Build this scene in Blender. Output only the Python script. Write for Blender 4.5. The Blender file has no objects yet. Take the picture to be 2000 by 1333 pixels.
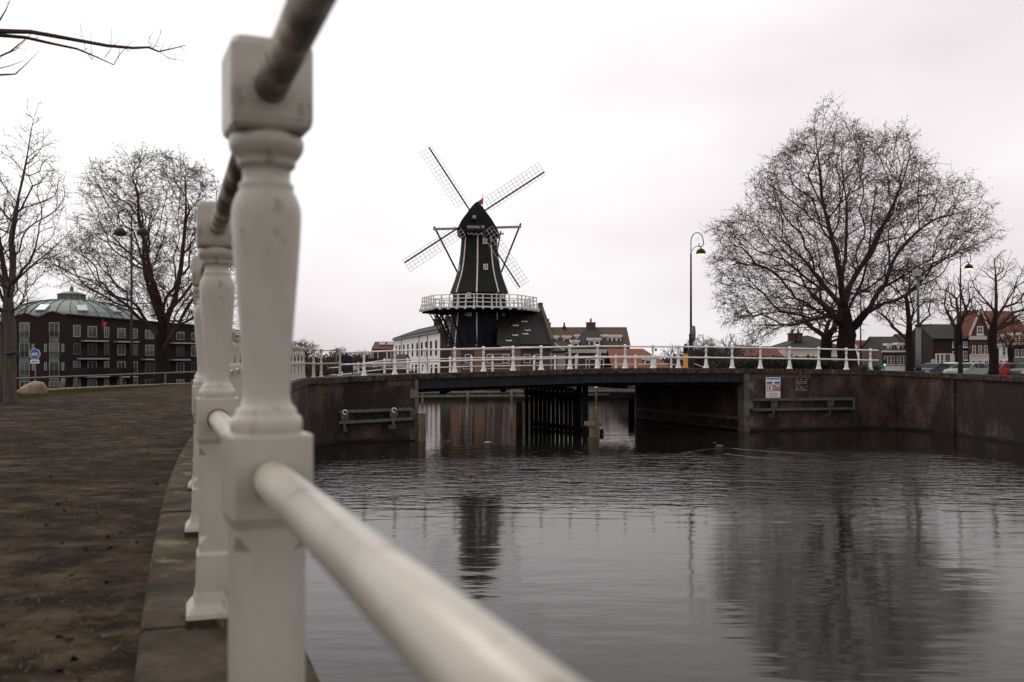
import bpy, math, random
import numpy as np
from mathutils import Vector
R = math.radians
sc = bpy.context.scene
col = sc.collection
# ------------------------------------------------------------------ camera
W = 3.3            # camera height above the water
F = 1944.4         # focal length in photo pixels (35 mm on 36 mm, 2000 px wide)
cam = bpy.data.cameras.new('camera'); co = bpy.data.objects.new('camera', cam); col.objects.link(co)
co.location = (0, 0, W); co.rotation_euler = (R(90), 0, 0)
cam.lens = 35; cam.sensor_width = 36; cam.shift_y = 40.5/2000
cam.clip_start = 0.05; cam.clip_end = 6000
cam.dof.use_dof = True; cam.dof.focus_distance = 60; cam.dof.aperture_fstop = 5.0
sc.camera = co
sc.view_settings.view_transform = 'Standard'; sc.view_settings.look = 'None'
sc.view_settings.exposure = 0.0; sc.view_settings.gamma = 1.0
# ------------------------------------------------------------------ overcast sky and weak soft sun
SUN_EL, SUN_AZ = R(55), R(-40)
w = bpy.data.worlds.new('World'); sc.world = w; w.use_nodes = True
nt = w.node_tree; nt.nodes.clear()
def N(nt, t, **k):
    n = nt.nodes.new(t)
    for a, b in k.items():
        setattr(n, a, b)
    return n
out = N(nt, 'ShaderNodeOutputWorld'); add = N(nt, 'ShaderNodeAddShader')
bg1 = N(nt, 'ShaderNodeBackground'); bg2 = N(nt, 'ShaderNodeBackground')
sky = N(nt, 'ShaderNodeTexSky', sky_type='NISHITA', sun_disc=False, sun_elevation=SUN_EL, sun_rotation=SUN_AZ)
sky.dust_density = 4.0
hs = N(nt, 'ShaderNodeHueSaturation'); hs.inputs['Saturation'].default_value = 0.0
nt.links.new(sky.outputs[0], hs.inputs['Color']); nt.links.new(hs.outputs[0], bg1.inputs[0]); bg1.inputs[1].default_value = 0.05
tc = N(nt, 'ShaderNodeTexCoord'); mp = N(nt, 'ShaderNodeMapping'); mp.inputs['Scale'].default_value = (1.0, 1.0, 2.6)
mp.inputs['Location'].default_value = (0.35, 0.1, 0.2)
nz = N(nt, 'ShaderNodeTexNoise'); nz.inputs['Scale'].default_value = 2.1; nz.inputs['Detail'].default_value = 3.0; nz.inputs['Roughness'].default_value = 0.45
rp = N(nt, 'ShaderNodeValToRGB')
rp.color_ramp.elements[0].position = 0.30; rp.color_ramp.elements[0].color = (0.66, 0.59, 0.615, 1)
rp.color_ramp.elements[1].position = 0.60; rp.color_ramp.elements[1].color = (0.92, 0.88, 0.89, 1)
nt.links.new(tc.outputs['Generated'], mp.inputs[0]); nt.links.new(mp.outputs[0], nz.inputs[0])
nt.links.new(nz.outputs[0], rp.inputs[0]); nt.links.new(rp.outputs[0], bg2.inputs[0])
# the cloud deck is brighter towards the hidden sun, duller behind the viewer
vd = N(nt, 'ShaderNodeVectorMath', operation='DOT_PRODUCT'); vd.inputs[1].default_value = (math.sin(SUN_AZ)*math.cos(SUN_EL), math.cos(SUN_AZ)*math.cos(SUN_EL), math.sin(SUN_EL))
ma = N(nt, 'ShaderNodeMath', operation='MULTIPLY_ADD'); ma.inputs[1].default_value = -.10; ma.inputs[2].default_value = .955
nt.links.new(tc.outputs['Generated'], vd.inputs[0]); nt.links.new(vd.outputs['Value'], ma.inputs[0]); nt.links.new(ma.outputs[0], bg2.inputs[1])
nt.links.new(bg1.outputs[0], add.inputs[0]); nt.links.new(bg2.outputs[0], add.inputs[1]); nt.links.new(add.outputs[0], out.inputs[0])
sl = bpy.data.lights.new('sun', 'SUN'); sl.energy = 0.8; sl.angle = R(25); sl.color = (1, 0.95, 0.88)
so = bpy.data.objects.new('sun', sl); col.objects.link(so); so.location = (0, 0, 60)
so.rotation_euler = (R(90)-SUN_EL, 0, R(180)-SUN_AZ + R(180))
sd = Vector((math.sin(SUN_AZ)*math.cos(SUN_EL), math.cos(SUN_AZ)*math.cos(SUN_EL), math.sin(SUN_EL)))
so.rotation_euler = (-sd).to_track_quat('-Z', 'Y').to_euler()
# ------------------------------------------------------------------ helpers
def wx(px, Y): return (px-1000)/F*Y
def wz(py, Y): return W+(707-py)/F*Y
def P(px, py, Y): return Vector((wx(px, Y), Y, wz(py, Y)))
def onl(px, A, B):
    """point of the plan line A-B seen in photo column px"""
    k = (px-1000)/F
    t = (k*A[1]-A[0])/((B[0]-A[0])-k*(B[1]-A[1]))
    return Vector((A[0]+t*(B[0]-A[0]), A[1]+t*(B[1]-A[1]), 0))
def interp(x, xs, ys): return float(np.interp(x, xs, ys))
ROOT = {}
class M:
    def __init__(s): s.v = []; s.f = []; s.mi = []; s.sm = []
    def add(s, vs, fs, mi=0, sm=False):
        b = len(s.v); s.v += [tuple(v) for v in vs]
        for f in fs: s.f.append(tuple(i+b for i in f)); s.mi.append(mi); s.sm.append(sm)
        return s
    def box(s, x0, x1, y0, y1, z0, z1, mi=0):
        vs = [(x, y, z) for z in (z0, z1) for y in (y0, y1) for x in (x0, x1)]
        return s.add(vs, [(0, 2, 3, 1), (4, 5, 7, 6), (0, 1, 5, 4), (2, 6, 7, 3), (0, 4, 6, 2), (1, 3, 7, 5)], mi)
    def obox(s, c, ux, uy, uz, mi=0):
        c = Vector(c); ux = Vector(ux); uy = Vector(uy); uz = Vector(uz)
        vs = [c+a*ux+b*uy+d*uz for d in (-1, 1) for b in (-1, 1) for a in (-1, 1)]
        return s.add(vs, [(0, 2, 3, 1), (4, 5, 7, 6), (0, 1, 5, 4), (2, 6, 7, 3), (0, 4, 6, 2), (1, 3, 7, 5)], mi)
    def bar(s, a, b, w_, h_, mi=0):
        """rectangular bar from a to b"""
        a = Vector(a); b = Vector(b); d = (b-a); L = d.length; d.normalize()
        up = Vector((0, 0, 1)) if abs(d.z) < .95 else Vector((0, 1, 0))
        sd_ = d.cross(up).normalized(); u2 = sd_.cross(d)
        return s.obox((a+b)/2, d*L/2, sd_*w_/2, u2*h_/2, mi)
    def tube(s, pts, rad, n=8, mi=0, sm=True, cap=True):
        pts = [Vector(p) for p in pts]
        if not isinstance(rad, (list, tuple)): rad = [rad]*len(pts)
        vs = []; prev = None
        for i, p in enumerate(pts):
            d = (pts[min(i+1, len(pts)-1)]-pts[max(i-1, 0)]).normalized()
            if prev is None:
                up = Vector((0, 0, 1)) if abs(d.z) < .9 else Vector((1, 0, 0))
                x = d.cross(up).normalized()
            else:
                x = (prev-d*prev.dot(d)).normalized()
            prev = x; y = d.cross(x)
            for k in range(n):
                a = 2*math.pi*k/n; vs.append(p+(x*math.cos(a)+y*math.sin(a))*rad[i])
        fs = []
        for i in range(len(pts)-1):
            for k in range(n):
                k2 = (k+1) % n; fs.append((i*n+k, i*n+k2, (i+1)*n+k2, (i+1)*n+k))
        s.add(vs, fs, mi, sm)
        if cap:
            b = len(s.v)-len(vs)
            s.f.append(tuple(b+k for k in reversed(range(n)))); s.mi.append(mi); s.sm.append(False)
            e = b+(len(pts)-1)*n
            s.f.append(tuple(e+k for k in range(n))); s.mi.append(mi); s.sm.append(False)
        return s
    def lathe(s, prof, c=(0, 0, 0), n=24, mi=0, sm=True, ph=0, sq=None):
        """prof: (radius, z) list from bottom to top"""
        c = Vector(c); vs = []
        for r, z in prof:
            for k in range(n):
                a = 2*math.pi*k/n+ph; vs.append(c+Vector((r*math.cos(a), r*math.sin(a), z)))
        m = len(prof); fs = []
        for i in range(m-1):
            for k in range(n):
                k2 = (k+1) % n; fs.append((i*n+k, i*n+k2, (i+1)*n+k2, (i+1)*n+k))
        s.add(vs, fs, mi, sm)
        b = len(s.v)-len(vs)
        s.f.append(tuple(b+k for k in reversed(range(n)))); s.mi.append(mi); s.sm.append(False)
        s.f.append(tuple(b+(m-1)*n+k for k in range(n))); s.mi.append(mi); s.sm.append(False)
        return s
    def loops(s, loops, mi=0, sm=False, cap=True):
        """skin over a list of equally long vertex loops"""
        n = len(loops[0]); vs = [v for l in loops for v in l]; fs = []
        for i in range(len(loops)-1):
            for k in range(n):
                k2 = (k+1) % n; fs.append((i*n+k, i*n+k2, (i+1)*n+k2, (i+1)*n+k))
        if cap: fs.append(tuple(reversed(range(n)))); fs.append(tuple((len(loops)-1)*n+k for k in range(n)))
        return s.add(vs, fs, mi, sm)
    def prism(s, poly, ex, mi=0):
        """extrude planar polygon (3D points) by vector ex"""
        poly = [Vector(p) for p in poly]; ex = Vector(ex); n = len(poly)
        vs = poly+[p+ex for p in poly]
        fs = [tuple(range(n)), tuple(n+k for k in reversed(range(n)))]
        fs += [(k, n+k, n+(k+1) % n, (k+1) % n) for k in range(n)]
        return s.add(vs, fs, mi)
    def quad(s, a, b, c, d, mi=0): return s.add([a, b, c, d], [(0, 1, 2, 3)], mi)
    def build(s, name, mats, parent=None, local=False, uv=True, recalc=True):
        if not isinstance(mats, (list, tuple)): mats = [mats]
        A = np.array(s.v, dtype=float)
        if parent is not None and not local: org = np.array(ROOT[parent.name])
        elif parent is not None: org = np.zeros(3)
        elif local: org = np.zeros(3)
        else: org = np.array([(A[:, 0].min()+A[:, 0].max())/2, (A[:, 1].min()+A[:, 1].max())/2, A[:, 2].min()])
        B = A-org
        me = bpy.data.meshes.new(name); me.from_pydata(B.tolist(), [], s.f)
        for m in mats: me.materials.append(m)
        me.polygons.foreach_set('material_index', s.mi); me.polygons.foreach_set('use_smooth', s.sm)
        if recalc and len(s.f) < 60000:
            import bmesh
            bm = bmesh.new(); bm.from_mesh(me); bmesh.ops.recalc_face_normals(bm, faces=bm.faces); bm.to_mesh(me); bm.free()
        if uv and len(s.f) < 60000:
            ul = me.uv_layers.new(name='UVMap'); d = np.empty(len(me.loops)*2)
            vs = me.vertices
            for p in me.polygons:
                n = p.normal
                t = Vector((1, 0, 0)) if abs(n.z) > .98 else Vector((-n.y, n.x, 0)).normalized()
                b = n.cross(t)
                if b.z < 0: b = -b
                for li in p.loop_indices:
                    c = vs[me.loops[li].vertex_index].co
                    d[2*li] = c.dot(t)+org[0]*.0; d[2*li+1] = c.dot(b)
            ul.data.foreach_set('uv', d)
        o = bpy.data.objects.new(name, me); col.objects.link(o)
        if parent is not None:
            o.parent = parent; ROOT[o.name] = ROOT[parent.name]
        else:
            o.location = org; ROOT[o.name] = tuple(org)
        return o
def thing(name, label, cat, loc=(0, 0, 0), rz=0, group=None):
    o = bpy.data.objects.new(name, None); col.objects.link(o); o.empty_display_size = .3
    o.location = loc; o.rotation_euler = (0, 0, rz); ROOT[o.name] = tuple(loc)
    return tag(o, label, cat, group)
def tag(o, label, cat, group=None, kind=None):
    o['label'] = label; o['category'] = cat
    if group: o['group'] = group
    if kind: o['kind'] = kind
    return o
def struct(o, label=None, kind='structure'):
    o['kind'] = kind
    if label: o['label'] = label
    return o
def dup(root, loc, rz, label=None):
    r = root.copy(); col.objects.link(r); r.location = loc; r.rotation_euler = (0, 0, rz)
    if label: r['label'] = label
    def rec(a, b):
        for ch in [c for c in bpy.data.objects if c.parent == a]:
            c = ch.copy(); col.objects.link(c); c.parent = b; rec(ch, c)
    rec(root, r); return r
# ------------------------------------------------------------------ materials
MATS = {}
def mat(name, c1, c2=None, rough=.6, scale=3.0, detail=6, bump=0.0, bscale=None, metal=0, spec=.5, stretch=(1, 1, 1), lo=.35, hi=.65,
        c3=None, s3=.6, lo3=.5, hi3=.7, coord='Object', emit=None, nr=.62):
    m = bpy.data.materials.new(name); m.use_nodes = True; t = m.node_tree; b = t.nodes['Principled BSDF']
    b.inputs['Roughness'].default_value = rough; b.inputs['Metallic'].default_value = metal
    b.inputs['Specular IOR Level'].default_value = spec
    c2 = c2 or tuple(x*.75 for x in c1)
    tc = N(t, 'ShaderNodeTexCoord'); mp = N(t, 'ShaderNodeMapping'); mp.inputs['Scale'].default_value = stretch
    t.links.new(tc.outputs[coord], mp.inputs[0])
    def noise(sc_, det, lo_, hi_):
        n = N(t, 'ShaderNodeTexNoise'); n.inputs['Scale'].default_value = sc_; n.inputs['Detail'].default_value = det
        n.inputs['Roughness'].default_value = nr
        t.links.new(mp.outputs[0], n.inputs[0]); r = N(t, 'ShaderNodeMapRange')
        r.inputs[1].default_value = lo_; r.inputs[2].default_value = hi_; r.clamp = True
        t.links.new(n.outputs[0], r.inputs[0]); return n, r
    n1, r1 = noise(scale, detail, lo, hi)
    mx = N(t, 'ShaderNodeMix', data_type='RGBA'); mx.inputs[6].default_value = (*c1, 1); mx.inputs[7].default_value = (*c2, 1)
    t.links.new(r1.outputs[0], mx.inputs[0]); last = mx.outputs[2]
    if c3:
        n3, r3 = noise(s3, 5, lo3, hi3)
        mx3 = N(t, 'ShaderNodeMix', data_type='RGBA'); mx3.inputs[7].default_value = (*c3, 1)
        t.links.new(r3.outputs[0], mx3.inputs[0]); t.links.new(last, mx3.inputs[6]); last = mx3.outputs[2]
    t.links.new(last, b.inputs['Base Color'])
    if bump:
        nb, _ = noise(bscale or scale*4, 5, 0, 1); bp = N(t, 'ShaderNodeBump'); bp.inputs['Strength'].default_value = 1; bp.inputs['Distance'].default_value = bump
        t.links.new(nb.outputs[0], bp.inputs['Height']); t.links.new(bp.outputs[0], b.inputs['Normal'])
    if emit:
        b.inputs['Emission Color'].default_value = (*emit[0], 1); b.inputs['Emission Strength'].default_value = emit[1]
    MATS[name] = m; return m
def brick(name, c1, c2, mortar, bw=.22, bh=.065, ms=.012, dirt=(.02, .016, .014), dscale=.35, dlo=.45, dhi=.65, rough=.85, bump=.006,
          wet=None, off=.5, pale=None, squash=1):
    m = bpy.data.materials.new(name); m.use_nodes = True; t = m.node_tree; b = t.nodes['Principled BSDF']; b.inputs['Roughness'].default_value = rough
    b.inputs['Specular IOR Level'].default_value = .25
    tc = N(t, 'ShaderNodeTexCoord'); br = N(t, 'ShaderNodeTexBrick'); br.inputs['Scale'].default_value = 1
    br.offset = off
    br.inputs['Brick Width'].default_value = bw; br.inputs['Row Height'].default_value = bh; br.inputs['Mortar Size'].default_value = ms
    br.inputs['Color1'].default_value = (*c1, 1); br.inputs['Color2'].default_value = (*c2, 1); br.inputs['Mortar'].default_value = (*mortar, 1)
    t.links.new(tc.outputs['UV'], br.inputs[0])
    n = N(t, 'ShaderNodeTexNoise'); n.inputs['Scale'].default_value = dscale; n.inputs['Detail'].default_value = 9; n.inputs['Roughness'].default_value = .65
    mp = N(t, 'ShaderNodeMapping'); mp.inputs['Scale'].default_value = (1, 1, .6)
    t.links.new(tc.outputs['Object'], mp.inputs[0]); t.links.new(mp.outputs[0], n.inputs[0])
    r = N(t, 'ShaderNodeMapRange'); r.inputs[1].default_value = dlo; r.inputs[2].default_value = dhi; r.inputs[4].default_value = .85; t.links.new(n.outputs[0], r.inputs[0])
    mx = N(t, 'ShaderNodeMix', data_type='RGBA'); mx.inputs[7].default_value = (*dirt, 1)
    t.links.new(r.outputs[0], mx.inputs[0]); t.links.new(br.outputs['Color'], mx.inputs[6]); last = mx.outputs[2]
    if pale:
        n2 = N(t, 'ShaderNodeTexNoise'); n2.inputs['Scale'].default_value = 1.1; n2.inputs['Detail'].default_value = 10; n2.inputs['Roughness'].default_value = .7
        t.links.new(tc.outputs['Object'], n2.inputs[0])
        r2 = N(t, 'ShaderNodeMapRange'); r2.inputs[1].default_value = .58; r2.inputs[2].default_value = .75; r2.inputs[4].default_value = .6; t.links.new(n2.outputs[0], r2.inputs[0])
        m2 = N(t, 'ShaderNodeMix', data_type='RGBA'); m2.inputs[7].default_value = (*pale, 1)
        t.links.new(r2.outputs[0], m2.inputs[0]); t.links.new(last, m2.inputs[6]); last = m2.outputs[2]
    if wet:   # algae band at the water line (world height)
        g = N(t, 'ShaderNodeNewGeometry'); sp = N(t, 'ShaderNodeSeparateXYZ'); t.links.new(g.outputs['Position'], sp.inputs[0])
        ad = N(t, 'ShaderNodeMath', operation='MULTIPLY_ADD'); ad.inputs[1].default_value = .5; t.links.new(n.outputs[0], ad.inputs[0]); t.links.new(sp.outputs[2], ad.inputs[2])
        rw = N(t, 'ShaderNodeMapRange'); rw.inputs[1].default_value = wet[1]; rw.inputs[2].default_value = wet[1]-.12; t.links.new(ad.outputs[0], rw.inputs[0])
        m3 = N(t, 'ShaderNodeMix', data_type='RGBA'); m3.inputs[7].default_value = (*wet[0], 1)
        t.links.new(rw.outputs[0], m3.inputs[0]); t.links.new(last, m3.inputs[6]); last = m3.outputs[2]
    t.links.new(last, b.inputs['Base Color'])
    bp = N(t, 'ShaderNodeBump'); bp.inputs['Distance'].default_value = bump; bp.inputs['Strength'].default_value = .8; bp.invert = True
    t.links.new(br.outputs['Fac'], bp.inputs['Height']); t.links.new(bp.outputs[0], b.inputs['Normal'])
    MATS[name] = m; return m
paint_old = mat('old_white_paint', (.45, .42, .355), (.31, .285, .23), rough=.34, scale=3.5, bump=.0025, bscale=11, c3=(.19, .14, .09), s3=10, lo3=.61, hi3=.68, detail=12, lo=.38, hi=.68, stretch=(1, 1, .55))
paint = mat('white_paint', (.78, .75, .73), (.62, .59, .56), rough=.45, scale=4, c3=(.3, .25, .18), s3=6, lo3=.62, hi3=.8)
rail_old = mat('weathered_rail_paint', (.52, .43, .30), (.085, .062, .036), rough=.55, scale=5, lo=.42, hi=.56, bump=.002, bscale=40, c3=(.03, .022, .015), s3=14, lo3=.5, hi3=.62)
rust = mat('rust', (.16, .06, .025), (.05, .02, .012), rough=.9, scale=30, bump=.002)
black_iron = mat('black_iron', (.009, .010, .012), (.014, .015, .017), rough=.55, scale=6, spec=.25)
steel_blue = mat('dark_blue_steel', (.011, .012, .018), (.018, .019, .025), rough=.55, spec=.2, scale=.8, stretch=(1.5, 1.5, .15), lo=.4, hi=.7, c3=(.032, .031, .033), s3=1.4, lo3=.6, hi3=.8)
galv = mat('galvanised_steel', (.11, .12, .118), (.06, .067, .066), rough=.5, metal=.4, scale=5)
underside_black = mat('dark_soffit', (.006, .0055, .007), (.009, .008, .009), rough=.9, scale=2, spec=.1)  # plain near-black for the undersides of bridge and mill stage
quay_brick = brick('quay_brick', (.120, .050, .034), (.058, .028, .021), (.14, .105, .08), dirt=(.008, .0055, .007), dscale=.5, dlo=.36, dhi=.55, wet=((.012, .011, .010), .42), pale=(.14, .095, .065))
stone = mat('coping_stone', (.072, .056, .038), (.022, .017, .012), rough=.95, spec=.12, scale=4, bump=.02, bscale=18, c3=(.13, .12, .06), s3=5.5, lo3=.58, hi3=.66, detail=10)
quoin = mat('quoin_stone', (.15, .13, .095), (.06, .052, .04), rough=.85, scale=2.0, bump=.01, bscale=10)
mud = mat('trodden_mud', (.019, .0125, .0085), (.130, .094, .058), rough=.95, scale=4.5, detail=15, nr=.80, bump=.035, bscale=30, c3=(.018, .0125, .009), s3=.8, lo3=.40, hi3=.64, lo=.44, hi=.62, stretch=(.8, .9, 1), spec=.06)
grassm = mat('worn_grass', (.026, .034, .010), (.040, .032, .015), rough=1, spec=.03, scale=3, bump=.03, bscale=30)
asph = mat('asphalt', (.05, .048, .046), (.065, .06, .056), rough=.95, spec=.15, scale=6, bump=.004, bscale=60)
paving = mat('paving', (.045, .038, .032), (.03, .026, .022), rough=.95, spec=.1, scale=3)
wood = mat('weathered_wood', (.20, .15, .095), (.10, .075, .048), rough=.8, scale=6, stretch=(3, 3, .4), bump=.006, c3=(.04, .035, .025), s3=3)
wood_dark = mat('tarred_wood', (.009, .008, .010), (.006, .0055, .007), rough=.8, spec=.15, scale=5, stretch=(3, 3, .4))
wood_grey = mat('grey_jetty_wood', (.23, .20, .155), (.12, .105, .08), rough=.85, scale=2, stretch=(1, 1, 3))
bark = mat('bark', (.026, .019, .016), (.013, .010, .009), rough=.95, spec=.1, scale=5, stretch=(2, 2, .5), bump=.02, bscale=12)
bark_l = mat('bark_lichen', (.085, .068, .045), (.04, .032, .024), rough=.9, scale=7, stretch=(2, 2, .5), bump=.012, bscale=16)
twig = mat('twigs', (.080, .052, .042), (.045, .030, .025), rough=.95, spec=.1, scale=2)
glass = mat('window_glass', (.012, .013, .015), (.03, .032, .034), rough=.15, scale=.7, spec=.4)
car_glass = mat('car_glass', (.010, .012, .013), (.02, .022, .024), rough=.45, scale=1.5, spec=.08)
recess_shade = mat('painted_recess_shade', (.02, .019, .02), (.035, .033, .033), rough=1, spec=0, scale=.6)  # flat matte panes coloured dark to stand in for the shade of a recess
glass_l = mat('curtained_glass', (.10, .10, .095), (.03, .03, .03), rough=.2, scale=1.2, spec=.7)
white = mat('white_joinery', (.72, .70, .67), (.6, .58, .55), rough=.5, scale=2)
cream = mat('cream_render', (.52, .46, .37), (.44, .38, .30), rough=.8, scale=.8)
render_w = mat('white_render', (.80, .76, .75), (.70, .66, .65), rough=.8, scale=.5)
black_board = mat('black_weatherboard', (.008, .009, .013), (.012, .013, .017), rough=.7, spec=.2, scale=1.2, stretch=(3, 3, .3))
green_thatch = mat('dark_green_board', (.013, .0135, .013), (.021, .0215, .020), rough=.85, spec=.2, scale=1.5, stretch=(3, 3, .4))
mill_brick = brick('mill_brick', (.26, .12, .075), (.20, .105, .065), (.22, .18, .14), dirt=(.15, .11, .07), dscale=.25, dlo=.5, dhi=.62)
red_brick = brick('red_brick', (.12, .042, .032), (.085, .03, .026), (.08, .06, .05), dirt=(.04, .02, .018), dscale=.2)
purple_brick = brick('purple_brick', (.034, .013, .014), (.024, .010, .011), (.024, .015, .015), dirt=(.014, .008, .009), dscale=.2)
brown_brick = brick('brown_brick', (.11, .075, .055), (.08, .055, .04), (.10, .08, .065), dirt=(.05, .04, .03), dscale=.3)
tile_dark = brick('dark_roof_tiles', (.046, .046, .040), (.034, .035, .031), (.012, .012, .012), bw=.3, bh=.38, ms=.05, off=0, dirt=(.03, .03, .025), dscale=.5)
tile_brown = brick('brown_roof_tiles', (.105, .062, .036), (.085, .05, .03), (.04, .025, .018), bw=.3, bh=.35, ms=.04, off=0, dirt=(.075, .05, .03), dscale=.4)
tile_red = brick('red_roof_tiles', (.17, .048, .028), (.13, .038, .024), (.05, .02, .015), bw=.3, bh=.35, ms=.04, off=0, dirt=(.07, .03, .02), dscale=.4)
tile_orange = brick('orange_roof_tiles', (.30, .10, .05), (.23, .08, .04), (.10, .035, .02), bw=.32, bh=.4, ms=.06, off=0, dirt=(.15, .07, .04), dscale=.5)
copper = mat('verdigris_copper', (.125, .145, .135), (.085, .10, .093), rough=.6, scale=.5, stretch=(1, 1, 1), c3=(.10, .13, .12), s3=1.2)
copper_d = mat('dark_copper', (.035, .075, .062), (.05, .10, .085), rough=.6, scale=1)
yellow = mat('yellow_paint', (.75, .33, .01), (.62, .27, .01), rough=.45, scale=5)
boulder_m = mat('boulder_stone', (.27, .21, .14), (.15, .11, .075), rough=.9, scale=3.5, bump=.02)
redcloth = mat('red_cloth', (.45, .06, .05), (.3, .04, .04), rough=.9)
sail_m = mat('pale_sail_lattice', (.60, .55, .55), (.5, .46, .46), rough=.8)
beam_p = mat('pale_beam', (.36, .33, .27), (.24, .22, .18), rough=.6, scale=4)
grey_pole = mat('grey_green_pole', (.10, .125, .12), (.08, .10, .095), rough=.5)
leafm = mat('dead_leaves', (.11, .065, .035), (.03, .02, .014), rough=.9, scale=40)
# ------------------------------------------------------------------ plan lines
LA, LB = (-6.10, 41.0), (16.38, 49.0)          # bridge railing line
def bz(px):   # height of the coping along the bridge, read from the photograph
    y = interp(px, [560, 623, 711, 830, 944, 1057, 1166, 1380, 1485, 1599, 1653, 1700], [741, 737.5, 734.5, 729.5, 726, 723, 719.8, 719.3, 720.3, 721.3, 722.4, 723.3])
    p = onl(px, LA, LB); return wz(y, p.y)
def slope(Y): return interp(Y, [-2, 1.3, 2, 6, 11, 18, 27, 38], [-.37, -.36, -.345, -.305, -.245, -.195, -.155, -.12])
x, y = -.342, 1.387; s = 0; fine = [(x, y, 0)]
while y < 38.4:
    k = slope(y); L = math.hypot(1, k); st = .03; x += k/L*st; y += st/L; s += st; fine.append((x, y, s))
fineA = np.array(fine)
def qp(sv):
    return Vector((np.interp(sv, fineA[:, 2], fineA[:, 0]), np.interp(sv, fineA[:, 2], fineA[:, 1]), 0))
def qz(Y): return interp(Y, [5, 40], [W-.71, W-.60])
SP = 1.455
quay_posts = [qp(i*SP) for i in range(int(fineA[-1, 2]/SP)+1)]
quay_posts = [Vector((.19, -.05, 0)), *quay_posts]
c623, c662 = onl(626, LA, LB), onl(664, LA, LB)
corner = [Vector((-7.72, 38.75, 0)), c623+Vector((.03, .0, 0)), c662]
for p in quay_posts: p.z = qz(p.y)
corner[0].z = wz(738.5, 38.75); corner[1].z = bz(623); corner[2].z = bz(662)
quay_posts = [q for q in quay_posts if q.y < 38.0]+corner
bridge_px = [711, 771, 830, 888, 944.5, 1002, 1057, 1113, 1167, 1221, 1275, 1325, 1379, 1430, 1485, 1542, 1599, 1653, 1700]
bridge_posts = []
for p_ in bridge_px:
    v = onl(p_, LA, LB); v.z = bz(p_); bridge_posts.append(v)
bridge_posts[-1] = Vector((wx(1700, 49.6), 49.6, wz(723.3, 49.6)))
# paths of the quay edges (railing line), left and right
left_edge = [Vector((3.2, -8, W-.71)), Vector((1.0, -2.2, W-.71)), Vector((.19, -.05, W-.71))]+[Vector((*qp(i*.71)[:2], qz(qp(i*.71).y))) for i in range(0, int(fineA[-1, 2]/.71))]
left_edge += [Vector((-7.70, 38.9, wz(739, 38.9))), Vector((-7.62, 39.35, bz(610))), Vector((-7.35, 39.9, bz(620))), Vector((-7.0, 40.55, bz(640)))]
for px_ in (670, 711, 760, 814):
    v = onl(px_, LA, LB); v.z = bz(px_); left_edge.append(v)
right_edge = []
for px_ in (1452, 1500, 1560, 1620, 1660):
    v = onl(px_, LA, LB); v.z = bz(px_); right_edge.append(v)
right_edge += [Vector((17.75, 49.5, wz(723.5, 49.5))), P(1760, 725.5, 48.6), P(1815, 727.5, 47.2), P(1860, 729.5, 45.6), P(1930, 732.2, 42.6), P(2000, 735, 39.9),
               Vector((20.9, 34, 2.74)), Vector((21.2, 24, 2.72)), Vector((21.4, 10, 2.7)), Vector((21.6, -8, 2.7))]
def offs(path, d):
    """offset a plan path sideways, positive to the right of travel"""
    o = []
    for i, p in enumerate(path):
        a = path[max(i-1, 0)]; b = path[min(i+1, len(path)-1)]
        t = Vector((b.x-a.x, b.y-a.y, 0)).normalized(); o.append(Vector((p.x+t.y*d, p.y-t.x*d, p.z)))
    return o
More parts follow.
